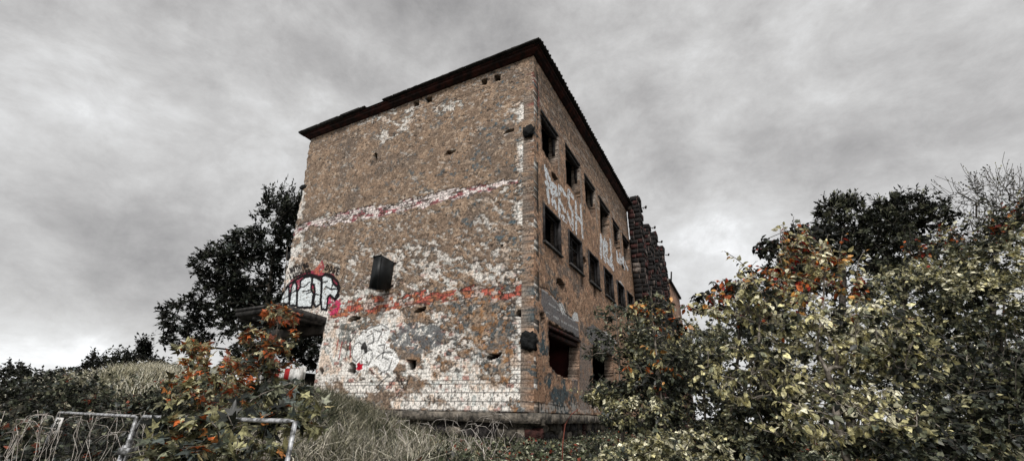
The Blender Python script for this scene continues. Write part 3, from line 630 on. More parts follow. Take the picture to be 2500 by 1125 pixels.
def nrm(a): return a / (np.linalg.norm(a, axis=-1, keepdims=True) + 1e-9)
def leaves(P, Dr, size, shape, palette, up=None, roll=.8, run=1):
    T, (f3_, f4_) = SH[shape]; n = len(P); Dr = nrm(Dr)
    up = np.array([0, 0, 1.]) if up is None else up
    nn = nrm(up + rng.normal(0, roll, (n, 3))); Xa = nrm(np.cross(Dr, nn)); Na = np.cross(Xa, Dr)
    sz = size * rng.uniform(.42, 1.3, n)
    V = P[:, None] + sz[:, None, None] * (Xa[:, None] * T[None, :, 0:1] + Dr[:, None] * T[None, :, 1:2] + Na[:, None] * T[None, :, 2:3])
    k = len(T); off = (np.arange(n) * k)[:, None, None]
    F = []
    if f3_: F.append((np.array(f3_)[None] + off).reshape(-1, 3))
    if f4_: F.append((np.array(f4_)[None] + off).reshape(-1, 4))
    Cc = palette(P, run) * rng.uniform(.5, 1.5, (n, 1)); Cc = np.repeat(Cc, k, axis=0)
    return V.reshape(-1, 3), F, Cc
def pal(entries, zones=()):
    """entries: list of (rgb, weight); zones: functions P -> (mask prob, rgb list)"""
    cols_ = np.array([c for c, w in entries]); w = np.array([w for c, w in entries], float); w /= w.sum()
    def f(P, run=1):
        nz = fbm(P[:, 0] * 1.6 + P[:, 1] * .9 + 40, P[:, 2] * 1.6 + 40, 2, 2); t = np.clip(nz + np.repeat(rng.normal(0, .24, len(P) // run), run) + rng.normal(0, .11, len(P)), 0, .999)
        i = np.searchsorted(np.cumsum(w), np.interp(t, [0, .2, .8, 1], [0, .1, .9, .999])); c = cols_[np.clip(i, 0, len(w) - 1)].copy()
        for fn, cs in zones:
            pr = fn(P); m = np.clip(.75 * np.repeat(rng.random(len(P) // run), run) + .25 * rng.random(len(P)), 0, 1) < pr; cs_ = np.array(cs); c[m] = cs_[rng.integers(0, len(cs), m.sum())]
        return c
    return f
def ball(n, shell=.6):
    d = nrm(rng.normal(0, 1, (n, 3))); r = rng.random(n) ** (1 / 3); r = r * (1 - shell) + shell * (1 - rng.random(n) ** 2 * .6); return d * r[:, None]
def ells(specs, n, shell=.5):
    """specs: (px, py, depth, rpx, rpy, depth radius, weight) -> points in the crown"""
    out = []
    W = sum(s[6] for s in specs)
    for (px, py, Yd, rx, ry, rd, w) in specs:
        c = at(px, py, Yd); mx = abs(at(px + rx, py, Yd)[0] - c[0]); mz = abs(at(px, py + ry, Yd)[2] - c[2])
        b = ball(int(n * w / W) + 1, shell); out.append(c + b * np.array([mx, rd, mz]))
    return np.concatenate(out)
def tree(name, label, cat, base, trunk, crowns, nl, nt, lpt, size, shape, palette, leafm='leaf', barkm='bark', tr=.05, rmin=.004, droop=.2, spray=.3, group=None, shell=.5, outv=.6, roll=.8, bare=0., maxr=9, jit=.35, sagk=.12, upw=.35, shoots=0, slen=.5):
    """trunk: polyline of world points from the base up; crowns: ellipsoids"""
    base = np.array(base, float)
    nd = [np.array(trunk[0], float)]; par = [-1]
    for a, b in zip(trunk[:-1], trunk[1:]):
        a = np.array(a, float); b = np.array(b, float); k = max(2, int(np.linalg.norm(b - a) / .35))
        for i in range(1, k + 1): nd.append(a + (b - a) * i / k + rng.normal(0, .012, 3)); par.append(len(nd) - 2)
    nd = np.array(nd); par = list(par)
    ntr = len(nd)
    def attach(T, segs, lo):
        nonlocal nd
        tips = []
        for p in T:
            d = np.linalg.norm(nd - p, axis=1) + upw * np.maximum(0, nd[:, 2] - p[2] + .1)
            d[:lo] += 1e3; j = int(np.argmin(d)); a = nd[j]; L_ = np.linalg.norm(p - a)
            if L_ > maxr: continue
            new = []; prev = j; sag = np.array([0, 0, sagk * L_])
            for i in range(1, segs + 1):
                t = i / segs; q3 = a + (p - a) * t + sag * math.sin(math.pi * t) * .8 + rng.normal(0, .05 * L_ / segs, 3) * (i < segs)
                new.append(q3); par.append(prev); prev = len(nd) + len(new) - 1
            nd = np.concatenate([nd, np.array(new)]); tips.append((j, prev, a, p))
        return tips
    T = ells(crowns, nl, .3); T = T[np.argsort(np.linalg.norm(T - nd[max(1, ntr // 3)], axis=1))]
    attach(T, 3, max(1, int(ntr * .25)))
    T2 = ells(crowns, nt, shell); tips = attach(T2, 2, max(1, int(ntr * .3)))
    if shoots:
        Bs = np.array([t[3] for t in tips]); cc_ = np.average(Bs, axis=0); k_ = np.linalg.norm((Bs - cc_) / (Bs.std(0) + .01), axis=1) + 1.1 * np.maximum(0, (Bs[:, 2] - cc_[2]) / (Bs[:, 2].std() + .01)) + rng.normal(0, .5, len(Bs))
        for j in np.argsort(-k_)[:shoots]:
            _, pj, _, p = tips[j]; d = nrm(nrm(p - cc_) * np.array([.75, .4, .5]) + np.array([0, 0, .55]) + rng.normal(0, .25, 3)); L_ = slen * rng.uniform(.4, 1.3)
            a = p; bnd = rng.normal(0, .06 * L_, 3); new = [a + d * L_ * .5 + bnd, a + d * L_]
            par.append(pj); par.append(len(nd)); nd = np.concatenate([nd, np.array(new)]); tips.append((pj, len(nd) - 1, a, a + d * L_)); tips.append((pj, len(nd) - 1, a, a + d * L_ * .55))
    cnt = np.zeros(len(nd)); hasch = np.zeros(len(nd), bool)
    for i in range(len(nd) - 1, 0, -1):
        if not hasch[i]: cnt[i] += 1
        cnt[par[i]] += cnt[i]; hasch[par[i]] = True
    rad = np.maximum(rmin, tr * (cnt / cnt[0]) ** .5)
    # branch tubes
    par_a = np.array(par); i1 = np.arange(1, len(nd)); a = nd[par_a[1:]]; b = nd[i1]
    d = nrm(b - a); ref = np.where(np.abs(d[:, 2:3]) < .9, np.array([[0, 0, 1.]]), np.array([[1., 0, 0]])); e1 = nrm(np.cross(d, ref)); e2 = np.cross(d, e1)
    ns = 5; ang = 2 * np.pi * np.arange(ns) / ns
    ra = np.minimum(rad[par_a[1:]], rad[i1] * 1.35 + .002); rb = rad[i1]
    cir = e1[:, None] * np.cos(ang)[None, :, None] + e2[:, None] * np.sin(ang)[None, :, None]
    V = np.concatenate([a[:, None] + cir * ra[:, None, None], b[:, None] + cir * rb[:, None, None]], 1).reshape(-1, 3)
    off = (np.arange(len(a)) * 2 * ns)[:, None, None]; f = np.array([(k, (k + 1) % ns, ns + (k + 1) % ns, ns + k) for k in range(ns)])
    root = empty(name, tuple(base)); tag(root, label, cat, group)
    mesh_np('trunk', V - base, [(f[None] + off).reshape(-1, 4)], M[barkm], root, smooth=True)
    # leaves
    A_ = np.array([t[2] for t in tips]); B_ = np.array([t[3] for t in tips]); n = len(A_)
    keep_t = rng.random(n) > bare; A_, B_ = A_[keep_t], B_[keep_t]; n = len(A_)
    Lt = np.linalg.norm(B_ - A_, axis=1); cc = nd[:ntr].mean(0)
    ii = np.arange(lpt)[None, :]; fr = np.minimum(1.4, (spray / np.maximum(Lt, .01)))[:, None]
    t = 1 - fr * (ii + rng.uniform(-.3, .3, (n, lpt)) * (ii > 0)) / lpt
    dt = nrm(B_ - A_)[:, None]; Pl = A_[:, None] + (B_ - A_)[:, None] * t[..., None]
    sv = nrm(np.cross(nrm(B_ - A_), nrm(np.array([0, 0, 1.]) + rng.normal(0, .5, (n, 3)))))[:, None]
    sg = np.where(ii % 2 == 0, 1., -1.)[..., None] * (ii > 0)[..., None]
    Dl = dt * (.55 + .6 * (ii == 0)[..., None]) + sv * sg * outv * 1.25 + rng.normal(0, .28, (n, lpt, 3)) + np.array([0, 0, -droop]); Pl = Pl + rng.normal(0, size * jit * .5, Pl.shape)
    V, F, Cc = leaves(Pl.reshape(-1, 3), Dl.reshape(-1, 3), size, shape, palette, roll=roll, run=lpt)
    mesh_np('crown', V - base, F, M[leafm], root, Cc)
    return root
def gnd(x, y, dz=-.1): return (x, y, float(hgt(x, y)) + dz)

DG = (.02, .024, .018); MG = (.085, .097, .065); LG = (.25, .26, .17); PY = (.8, .74, .4); PW = (.9, .86, .64); OR = (.55, .13, .03); RD = (.35, .03, .02); BK = (.006, .008, .006); OL = (.26, .25, .13); GB = (.1, .12, .11)

# dark tree behind the building
def treeL():
    b = gnd(*(at(640, 960, 24)[:2]))
    tree('broadleaf_tree', 'tall dark leafy tree rising behind the left edge of the factory', 'tree', b, [b, at(640, 900, 24), at(650, 760, 24), at(670, 600, 24)],
         [(665, 560, 24, 50, 90, 1.8, 1.3), (610, 660, 24, 75, 80, 2, 1.6), (705, 680, 25, 60, 150, 2, 2.2), (712, 560, 25, 34, 70, 1.5, .9), (525, 650, 24, 55, 55, 1.5, 1.3), (600, 600, 24, 45, 50, 1.5, .9), (540, 740, 24, 80, 65, 2, 1.6), (450, 770, 24, 58, 50, 1.5, .9), (590, 730, 24, 60, 60, 1.5, 1.4), (560, 620, 24, 45, 45, 1.5, .6), (640, 760, 24, 60, 60, 1.5, 1.2), (460, 830, 24, 65, 38, 1.5, .7), (640, 810, 24, 100, 70, 2, 1.5), (745, 830, 26, 70, 70, 1.5, 1.5), (620, 880, 25, 90, 50, 1.5, 1.0), (770, 850, 27, 60, 60, 1.5, 1.2)],
         150, 3100, 12, .25, 'narrow', pal([(BK, 3), (DG, 5), (MG, 1.6), (GB, .5)]), 'leafdark', tr=.2, rmin=.01, droop=-.1, spray=1.0, shell=.3, jit=.3, shoots=110, slen=1.1)
treeL()
# orange maple saplings in front on the left, behind and over the fence
def mz(P): return np.clip(sm(1.4, 2.25, P[:, 2]) * .55 + .12, 0, 1)
def maple(lbl, pts, crowns, nt, lpt=7, size=.12, yb=4.5, zf=mz, tr=.014):
    b = gnd(*(at(*pts[0], yb)[:2])); b = (b[0], b[1], b[2])
    tree('maple_sapling', lbl, 'maple sapling', b, [b] + [at(x_, y_, yb) for x_, y_ in pts], crowns, 14, int(nt * 1.3), lpt, size, 'maple',
         pal([(DG, 3), (MG, 3), (GB, 1.5), (LG, 2), (OL, 1), ((.4, .38, .2), 1)], [(zf, [OR, (.42, .11, .035), (.6, .25, .08), (.7, .66, .42), (.5, .42, .22), (.26, .06, .025), (.16, .14, .07)])]), tr=tr, rmin=.003, droop=.25, spray=.25, shell=.35, barkm='palebark', roll=.6, group='orange leaved maple saplings by the fence')
maple('tallest maple sapling with orange leaves in front of the porch canopy', [(640, 1125), (655, 960), (672, 860), (692, 730), (704, 600)],
      [(690, 770, 4.6, 42, 30, .25, 1), (660, 830, 4.6, 80, 35, .35, 2), (640, 880, 4.6, 90, 35, .35, 2), (600, 930, 4.5, 100, 45, .4, 2.2), (560, 960, 4.5, 90, 40, .4, 1.4)], 125, yb=4.6, size=.085)
maple('shorter maple sapling with orange tips left of the porch', [(520, 1125), (500, 960), (480, 850)],
      [(480, 850, 5.2, 35, 18, .3, .8), (520, 880, 5.2, 75, 28, .4, 1.5), (500, 940, 5, 95, 45, .4, 2.4), (450, 980, 5, 60, 40, .3, 1)], 100, yb=5.2, size=.09)
lz = lambda P: np.full(len(P), .2)
maple('broad low maple with green leaves covering the middle of the mesh fence', [(560, 1125), (560, 1060), (540, 1000)],
      [(480, 1040, 3.6, 90, 45, .3, 1.6), (600, 1020, 3.6, 90, 55, .35, 1.6), (420, 1100, 3.4, 70, 40, .3, 1.3), (560, 1110, 3.3, 150, 50, .4, 2), (700, 960, 4.4, 80, 35, .4, 1), (740, 1010, 4, 70, 60, .4, 1)], 200, yb=3.6, size=.095, zf=lz)
# right side: near yellow-leaved sapling
def cz(P):
    d = (P - CAM); return np.clip(sm(2.55, 3.3, P[:, 2]) * .42 + .012, 0, 1)
b = gnd(3.1, 4.2)
Y5 = 5.0
tree('cherry_sapling', 'large young cherry tree with pale yellow drooping leaves and orange top, nearest on the right', 'tree', b, [gnd(*(at(2075, 1125, Y5)[:2])), at(2055, 1080, Y5), at(2035, 960, Y5), at(2000, 860, Y5), at(2010, 760, Y5), at(2020, 640, Y5)],
     [(2010, 700, 5.4, 110, 80, .4, 1.0), (1960, 640, 5.2, 60, 65, .4, .6), (1900, 760, 5, 110, 70, .5, 1.2), (1850, 690, 5, 70, 50, .4, .55), (1770, 745, 5, 85, 40, .4, .5), (2110, 800, 5, 130, 90, .5, 1.5), (1980, 880, 5.5, 170, 100, .45, 2.2), (1830, 900, 4.8, 120, 90, .5, 1.5), (2230, 860, 4.9, 120, 80, .5, 1), (2050, 1010, 4.6, 230, 90, .6, 2.2)],
     90, 900, 8, .08, 'ovate', pal([(DG, 2.0), (MG, 2.0), (LG, 1.6), (OL, 1.6), (PY, 4.6), (PW, 4.2)], [(cz, [OR, (.7, .35, .1), PY, RD, DG])]), tr=.04, rmin=.0045, droop=.75, spray=.4, shell=.4, shoots=45, slen=.3, barkm='palebark', roll=.7)
b = gnd(*(at(1720, 960, 5.8)[:2]))
tree('cherry_sapling', 'thin red tinged cherry sapling arching against the sky left of the yellow one', 'tree', b, [b, at(1790, 950, 5.8), at(1810, 800, 5.8), at(1830, 720, 5.8)],
     [(1900, 600, 5.8, 60, 28, .3, .6), (1800, 700, 5.8, 50, 30, .3, .7), (1725, 740, 5.8, 50, 24, .3, .9), (1770, 700, 5.8, 35, 22, .3, .5), (1870, 610, 5.8, 30, 25, .25, .4), (1830, 760, 5.8, 90, 50, .4, 1), (1960, 590, 5.8, 40, 35, .3, .4), (1880, 660, 5.8, 60, 40, .3, .7)], 24, 190, 7, .085, 'ovate',
     pal([(BK, 3), (DG, 4), (MG, 2), (RD, .7), (OR, .4)]), tr=.02, rmin=.003, droop=.6, spray=.35, shell=.4, shoots=26, slen=.25)
# trees beyond on the right
for (lbl, px, cr, nt) in (('dark fine leaved tree, left and lower of the two tall trees on the right', 2050, [(2050, 540, 16, 55, 50, 1.2, 1), (2010, 600, 16, 70, 50, 1.2, 1), (1975, 630, 16, 65, 65, 1.2, 1.2), (1920, 690, 16, 65, 65, 1.2, 1.1), (1850, 760, 16, 70, 50, 1.2, .8), (2080, 660, 16, 110, 90, 1.5, 1.2)], 1700),
                          ('taller dark tree with rounded top, right one of the two tall trees', 2200, [(2190, 525, 15, 75, 42, 1.2, 1.1), (2150, 560, 15, 60, 50, 1.2, .8), (2250, 545, 15, 55, 45, 1.2, .8), (2150, 610, 15, 75, 70, 1.2, 1.2), (2250, 660, 15, 100, 90, 1.5, 1.3)], 1200)):
    b = gnd(*(at(px, 960, 15.5)[:2]))
    tree('broadleaf_tree', lbl, 'tree', b, [b, at(px, 850, 15.5), at(px + 10, 680, 15.5), at(px + 5, 560, 15.5)], cr, 80, int(nt * .9), 12, .17, 'narrow', pal([(BK, 1.2), (DG, 4), (MG, 3.5), (LG, 1)]), 'leafdark', tr=.14, rmin=.008, droop=.0, spray=.7, shell=.2, jit=.3, shoots=60, slen=.5)
b = gnd(*(at(2430, 960, 17)[:2]))
tree('bare_tree', 'nearly bare tree with fine upright twigs at the right edge of the view', 'tree', b, [b, at(2420, 800, 17), at(2425, 650, 17), at(2440, 560, 17)],
     [(2400, 510, 17, 80, 70, 1.5, 1.2), (2470, 485, 17, 70, 55, 1.5, 1.2), (2350, 550, 17, 45, 70, 1.3, .6), (2460, 560, 17, 90, 70, 1.5, 1)], 70, 700, 3, .1, 'diamond', pal([(DG, 3), (MG, 1), (OL, .5)]), 'leafdark', tr=.12, rmin=.008, droop=.0, spray=.4, bare=.45, sagk=.03, upw=1.6, shoots=160, slen=.9)
# big muted shrubs filling the right
def oz(P): return np.clip(.015 + .25 * sm(4.2, 5.2, P[:, 2]), 0, 1)
for (lbl, px, Yd, cr, nt, sz) in (('broad olive hazel bush behind the cherry on the right', 2260, 8, [(2230, 720, 8, 130, 90, .9, 1.5), (2330, 680, 8, 100, 110, .9, 1.2), (2150, 820, 8, 140, 90, .9, 1.2), (2300, 860, 8, 160, 100, .9, 1.4)], 1300, .085),
                                  ('tallest olive bush with orange shoots at the far right', 2440, 7, [(2440, 640, 7, 70, 70, .8, 1), (2420, 740, 7, 110, 90, .8, 1.4), (2470, 850, 7, 110, 120, .8, 1.4), (2460, 560, 7, 25, 40, .4, .18), (2380, 950, 6.6, 140, 100, .7, 1.3)], 1300, .076),
                                  ('dense dark bramble bush at the lower right corner', 2380, 4.6, [(2380, 1040, 4.6, 170, 80, .5, 2), (2220, 1090, 4.4, 160, 60, .5, 1.6), (2500, 1000, 4.6, 90, 110, .5, 1.2)], 620, .07),
                                  ('grey green bush hiding the foot of the long wall', 1520, 8.6, [(1500, 965, 8.6, 70, 40, .5, 1.2), (1590, 900, 8.6, 50, 60, .5, .9), (1560, 850, 9, 40, 40, .5, .4)], 420, .085),
                                  ('dark thicket far behind the cherry', 2060, 12.5, [(1820, 960, 12.5, 110, 55, 1, 1), (2000, 985, 12.5, 160, 40, 1, 1), (2200, 1000, 12.5, 160, 45, 1, 1), (1960, 900, 12.5, 130, 70, 1, 1), (2120, 880, 12.5, 130, 90, 1, 1.2), (2280, 900, 12.5, 130, 100, 1, 1.2), (2440, 920, 12.5, 120, 100, 1, 1)], 1400, .14),
                                  ('leafy bush in front of the dark piers', 1720, 12, [(1700, 850, 12, 90, 60, 1.2, 1.2), (1780, 830, 12, 90, 50, 1.2, 1), (1650, 900, 11, 70, 70, 1, 1), (1880, 840, 12, 100, 60, 1.2, 1)], 800, .11),
                                  ('pale leaved bush below the second doorway of the factory', 1620, 8, [(1600, 940, 8, 90, 60, .7, 1.3), (1680, 900, 8, 90, 60, .7, 1.1), (1550, 1010, 7.6, 100, 50, .7, 1.2), (1700, 1000, 7.6, 110, 70, .7, 1.3)], 1000, .072),
                                  ('dark bramble bush at the bottom between the plinth and the cherry', 1720, 5.2, [(1700, 1090, 5.2, 170, 50, .6, 1.5), (1850, 1050, 5.2, 120, 70, .5, 1.3), (1560, 1110, 5.4, 110, 35, .5, .9)], 620, .065)):
    b = gnd(*(at(px, 1100, Yd)[:2])); dark = 'dark' in lbl
    tree('hazel_bush' if not dark else 'bramble_bush', lbl, 'bush', b, [b, at(px, 1080, Yd), at(px, 960, Yd)] if px != 2440 else [b, at(px, 1000, Yd), at(px + 15, 640, Yd)], cr, 50, nt, 10, sz, 'ovate',
         pal([(DG, 3), (MG, 3), (GB, 1), (LG, 2.2), (OL, 1.4), ((.4, .38, .22), 1.2), (PY, .35 if dark else 1.0), (PW, .2 if dark else .6)], [(oz, [OR, (.7, .3, .1), RD])]), tr=.032, rmin=.0035, droop=.45, spray=.5, shell=.45, shoots=60, slen=.55)
# slim saplings in front of the long wall
sapp = pal([(DG, 3), (MG, 4), (GB, 2), (LG, 2), ((.35, .38, .24), 1.2)])
b = gnd(*(at(1515, 1040, 9)[:2]))
tree('ash_sapling', 'slim green ash sapling in front of the second doorway', 'sapling', b, [b, at(1518, 1000, 9), at(1512, 860, 9), at(1500, 745, 9)],
     [(1495, 760, 9, 45, 18, .4, .8), (1500, 815, 9, 75, 25, .5, 1.2), (1480, 860, 9, 60, 25, .5, 1), (1470, 960, 9, 55, 50, .5, 1), (1560, 900, 9, 50, 60, .5, .9)], 14, 120, 9, .13, 'narrow', sapp, tr=.02, rmin=.003, droop=.25, spray=.5, outv=.8, barkm='palebark')
b = gnd(*(at(1622, 1040, 7.5)[:2]))
tree('cherry_sapling', 'slim sapling with yellow and orange hanging leaves before the dark piers', 'sapling', b, [b, at(1618, 1000, 7.5), at(1600, 850, 7.5), at(1590, 700, 7.5)],
     [(1600, 740, 7.5, 50, 30, .3, .9), (1620, 800, 7.5, 65, 35, .35, 1), (1570, 760, 7.5, 50, 20, .3, .6), (1600, 900, 7.5, 80, 60, .4, 1.3)], 12, 95, 7, .11, 'ovate', pal([(DG, 2), (MG, 3), (OR, 1), ((.7, .35, .1), 1), (PY, 2), (LG, 2)]), tr=.018, rmin=.003, droop=.75, spray=.35, barkm='palebark')
# scrub along the left skyline and bank
for (lbl, px, Yd, cr, nt, sz, dk) in (('low dark thicket on the skyline at the far left', 60, 13, [(40, 935, 13, 100, 34, 1.0, 1), (130, 950, 13, 80, 26, 1.0, .8)], 700, .1, 1),
                                      ('wispy dark shrub on the skyline right of the far left thicket', 230, 13.5, [(190, 925, 13.5, 70, 32, 1.0, .8), (280, 905, 13.5, 70, 34, 1.0, 1)], 480, .1, 1),
                                      ('dark shrub with one tall shoot on the skyline', 350, 14, [(345, 892, 14, 50, 32, .9, 1), (352, 855, 14, 14, 28, .2, .2), (400, 915, 14, 55, 34, .9, .9)], 460, .1, 1),
                                      ('dark ivy clump in the undercut just above the fence', 300, 9.6, [(330, 985, 9.6, 100, 26, .5, 1), (220, 985, 9.6, 70, 25, .5, .7), (430, 975, 9.6, 60, 35, .5, .8)], 480, .07, 2),
                                      ('grey green bramble thicket at the left edge', 60, 8.5, [(30, 1000, 8.5, 110, 70, .8, 1.5), (150, 960, 9.5, 100, 40, .8, 1), (90, 1070, 7, 110, 60, .7, 1.2)], 750, .085, 0),
                                      ('bramble thicket on the bank behind the left fence panel', 260, 8, [(260, 1060, 8, 130, 50, .7, 1.3), (380, 1090, 7, 90, 50, .6, 1), (170, 1110, 6.6, 100, 40, .6, 1)], 520, .08, 0)):
    b = gnd(*(at(px, 960, Yd)[:2]))
    c2 = at(px, cr[0][1] + 15, Yd)
    tree('bramble_bush', lbl, 'bush', b, [b, (b[0], b[1], max(c2[2], b[2] + .3))], cr, 40, nt, 9, sz, 'diamond',
         pal([(BK, 3), (DG, 4), (MG, 2)]) if dk == 1 else pal([(DG, 3), (MG, 4), (GB, 2), (LG, 2.5), ((.3, .28, .2), 1.8), (PW, .6), ((.3, .08, .04), .3)]), 'leafdark' if dk == 1 else 'leaf', tr=.014, rmin=.004, droop=.1, spray=.45, outv=.8, shoots=45, slen=.32 if dk == 1 else .25)

# ------------------------------------------------------------------ ground cover and grass (uncountable)
def scatter(n, x0, x1, y0, y1, dens_fn=None):
    x = rng.uniform(x0, x1, n); y = rng.uniform(y0, y1, n)
    m = np.abs(x) < y * 1.35 + 1
    lx = (x - O[0]) * CX[0] + (y - O[1]) * CX[1]; ly = (x - O[0]) * CY[0] + (y - O[1]) * CY[1]
    m &= ~((lx > -12.9) & (lx < .1) & (ly > -.05) & (ly < LS + 1))
    if dens_fn is not None: m &= rng.random(n) < dens_fn(x, y)
    return x[m], y[m]
x, y = scatter(190000, -20, 14, 4, 20, lambda x, y: np.clip(1.5 - y / 16, .15, 1) * (.35 + .65 * (fbm(x * 1.3 + 90, y * 1.3 + 90, 2) > .45)))
h = hgt(x, y); hh = .3 * fbm(x * 1.1 + 80, y * 1.1 + 80, 4) ** 1.2 * (1 + (x > 2)) * .9
P = np.stack([x, y, h + rng.random(len(x)) * hh + .01], -1); Dd = rng.normal(0, 1, P.shape); Dd[:, 2] = np.abs(Dd[:, 2]) * .5
V, F, Cc = leaves(P, Dd, .085, 'diamond', pal([(DG, 3), (MG, 4), ((.08, .1, .05), 3), (LG, 2.5), (OL, 1.2), ((.55, .55, .4), 1.4), ((.3, .06, .03), .15)]), roll=.7)
tag(mesh_np('undergrowth', V, F, M['leaf'], None, Cc), 'low leafy undergrowth covering the bank below the walls', 'undergrowth', kind='stuff')
BLD = np.array([(-.5, 0, 0), (.5, 0, 0), (.4, .45, .0), (-.4, .45, .0), (0, 1, -.28)])
def grass(n, x0, x1, y0, y1, ln, wd, palette, fn, name, label, lean=.35):
    x, y = scatter(n, x0, x1, y0, y1, fn); k = len(x); P = np.stack([x, y, hgt(x, y) - .02], -1)
    Dr = nrm(np.stack([rng.normal(0, lean, k), rng.normal(0, lean, k), np.ones(k)], -1)); s = nrm(np.cross(Dr, nrm(rng.normal(0, 1, (k, 3))))); Nn = np.cross(s, Dr)
    L_ = ln * rng.uniform(.45, 1.2, k) * (.2 + 1.6 * fbm(x * 1.7 + 90, y * 1.7 + 90, 3, 2)); W_ = wd * rng.uniform(.6, 1.3, k)
    bend = nrm(np.stack([rng.normal(0, 1, k), rng.normal(0, 1, k), -np.ones(k) * .6], -1)) * (L_ * .35)[:, None]
    V = np.stack([P - s * W_[:, None], P + s * W_[:, None], P + Dr * (L_ * .55)[:, None] + s * (W_ * .7)[:, None], P + Dr * (L_ * .55)[:, None] - s * (W_ * .7)[:, None], P + Dr * L_[:, None] + bend], 1).reshape(-1, 3)
    off = (np.arange(k) * 5)[:, None, None]; F = [(np.array([(3, 2, 4)])[None] + off).reshape(-1, 3), (np.array([(0, 1, 2, 3)])[None] + off).reshape(-1, 4)]
    Cc = np.repeat(palette(P) * rng.uniform(.5, 1.4, (k, 1)), 5, axis=0)
    tag(mesh_np(name, V, F, M['leaf'], None, Cc), label, 'grass', kind='stuff')
gp = pal([((.05, .06, .03), 3), ((.13, .13, .07), 3), ((.45, .42, .3), 3), ((.75, .7, .56), 2.4), (DG, 2)])
grass(95000, -9, 0, 6.0, 17, .42, .007, gp, lambda x, y: np.exp(-((x + 3.4 + (y - 8) * .28) / 1.7) ** 2) * .95 + .01, 'bank_grass', 'long dry grass on the bank below the painted end wall')
grass(26000, -12.5, -6.5, 9.6, 12.6, .36, .010, pal([((.35, .34, .22), 1.5), ((.78, .73, .56), 4), ((.9, .87, .75), 4), (MG, .6)]), lambda x, y: np.exp(-(((x + 9.2) / 1.35) ** 2 + ((y - 11.3) / .7) ** 2)), 'mound_grass', 'pale dry grass tuft crowning the small mound on the left')
grass(30000, -20, 14, 6, 20, .2, .009, gp, lambda x, y: .5 * (x > -3), 'field_grass', 'sparse green and dry grass between the bushes')
grass(16000, -9, -1.2, 3.6, 8.5, .62, .006, pal([((.3, .28, .2), 2), ((.75, .7, .58), 3), (MG, 1), ((.5, .45, .38), 2)]), lambda x, y: (fbm(x * 1.4 + 70, y * 1.4 + 70, 2, 3) > .5) * .9 + .05, 'fence_grass', 'tall dry grass growing through the mesh fences', lean=.5)
# dead pale stalks, lower left
m = MB()
for i in range(105):
    px = random.uniform(-10, 420) if i < 60 else random.uniform(780, 1250); Yd = random.uniform(5, 7.5) if i < 60 else random.uniform(7, 9.5)
    p0 = at(px, 1150, Yd); p0[2] = float(hgt(p0[0], p0[1])); top = at(px + random.uniform(-60, 60), random.uniform(1000, 1080), Yd + random.uniform(-.3, .3)); pts_ = [p0 + (top - p0) * t_ + np.array([random.uniform(-.07, .07), random.uniform(-.05, .05), random.uniform(-.03, .03)]) for t_ in (.25, .5, .7, .85)]
    ln_ = random.uniform(-.35, .35)
    m.tube([p0] + pts_ + [top, top + np.array([ln_ * .6, 0, -.02]), top + np.array([ln_, 0, -.12])], random.uniform(.003, .0065), 4, .002)
tag(m.build('dead_stalks', noisy('dead_stalk', (.3, .25, .22), (.85, .8, .74), scale=20), None), 'bleached dead plant stalks tangled along the bottom left', 'dead stalks', kind='stuff')
m = MB(); p = [at(1372, 1160, 7), at(1374, 1080, 7), at(1380, 1035, 7), at(1395, 1010, 7), at(1412, 998, 7)]
bc_ = empty('bramble_cane', tuple(p[0])); tag(bc_, 'single reddish bramble cane curving up in front of the plinth', 'bramble cane')
m.tube([q_ - p[0] for q_ in p], .012, 5, .005); m.build('stem', noisy('red_cane', (.12, .03, .02), (.3, .1, .07), scale=8), bc_)

# ------------------------------------------------------------------ mesh fence panels
def fence(A_, B_, label, H=2.0, sign=False):
    A_ = np.array(A_, float); B_ = np.array(B_, float); r = empty('mesh_fence', tuple(A_)); tag(r, label, 'mesh fence', 'temporary mesh fences')
    d = B_ - A_; top0 = np.array([0, 0, 0.]); dn = np.array([0, 0, -H])
    rd = .0155; c = .16
    m = MB(); dd = d / np.linalg.norm(d)
    m.tube([top0 + dn, top0 + np.array([0, 0, -c]), top0 + np.array([0, 0, -c * .4]) + dd * c * .2, top0 + dd * c * .6, top0 + dd * c, d - dd * c * .5, d, d + dn], rd, 8)
    m.tube([dn * .93, d + dn * .93], rd, 8); m.build('frame', M['galv'], r)
    m = MB(); L_ = np.linalg.norm(d); n = int(L_ / .11)
    for i in range(1, n): p_ = d * (i / n); m.tube([p_ + np.array([0, 0, -.02]), p_ + dn * .93], .0014, 3)
    for k in range(1, 8): m.tube([dn * k / 8 * .96, d + dn * k / 8 * .96], .0025, 3)
    m.build('wire_mesh', M['concrete'], r)
    return r
Ap = at(143, 1006, 6.6); Bp = at(334, 1016, 4.6); Bp2 = at(342, 1016, 4.55); Cp = at(721, 1028, 3.0)
f1_ = fence(Ap, Bp, 'steel mesh fence panel at the far left with a small white tag'); fence(Bp2, Cp, 'steel mesh fence panel half hidden by the green maple')
dd = (Bp - Ap); dd /= np.linalg.norm(dd); m = MB(); p0 = dd * .12 + np.array([.0, -.03, -.26])
w_ = .42
m.add([p0, p0 + dd * w_, p0 + dd * w_ + [0, 0, .2], p0 + [0, 0, .2], p0 + [0, .008, 0], p0 + dd * w_ + [0, .008, 0], p0 + dd * w_ + [0, .008, .2], p0 + [0, .008, .2]], [(0, 1, 2, 3), (5, 4, 7, 6), (0, 4, 5, 1), (3, 2, 6, 7), (0, 3, 7, 4), (1, 5, 6, 2)])
tg = m.build('tag', M['white'], f1_)
m = MB()
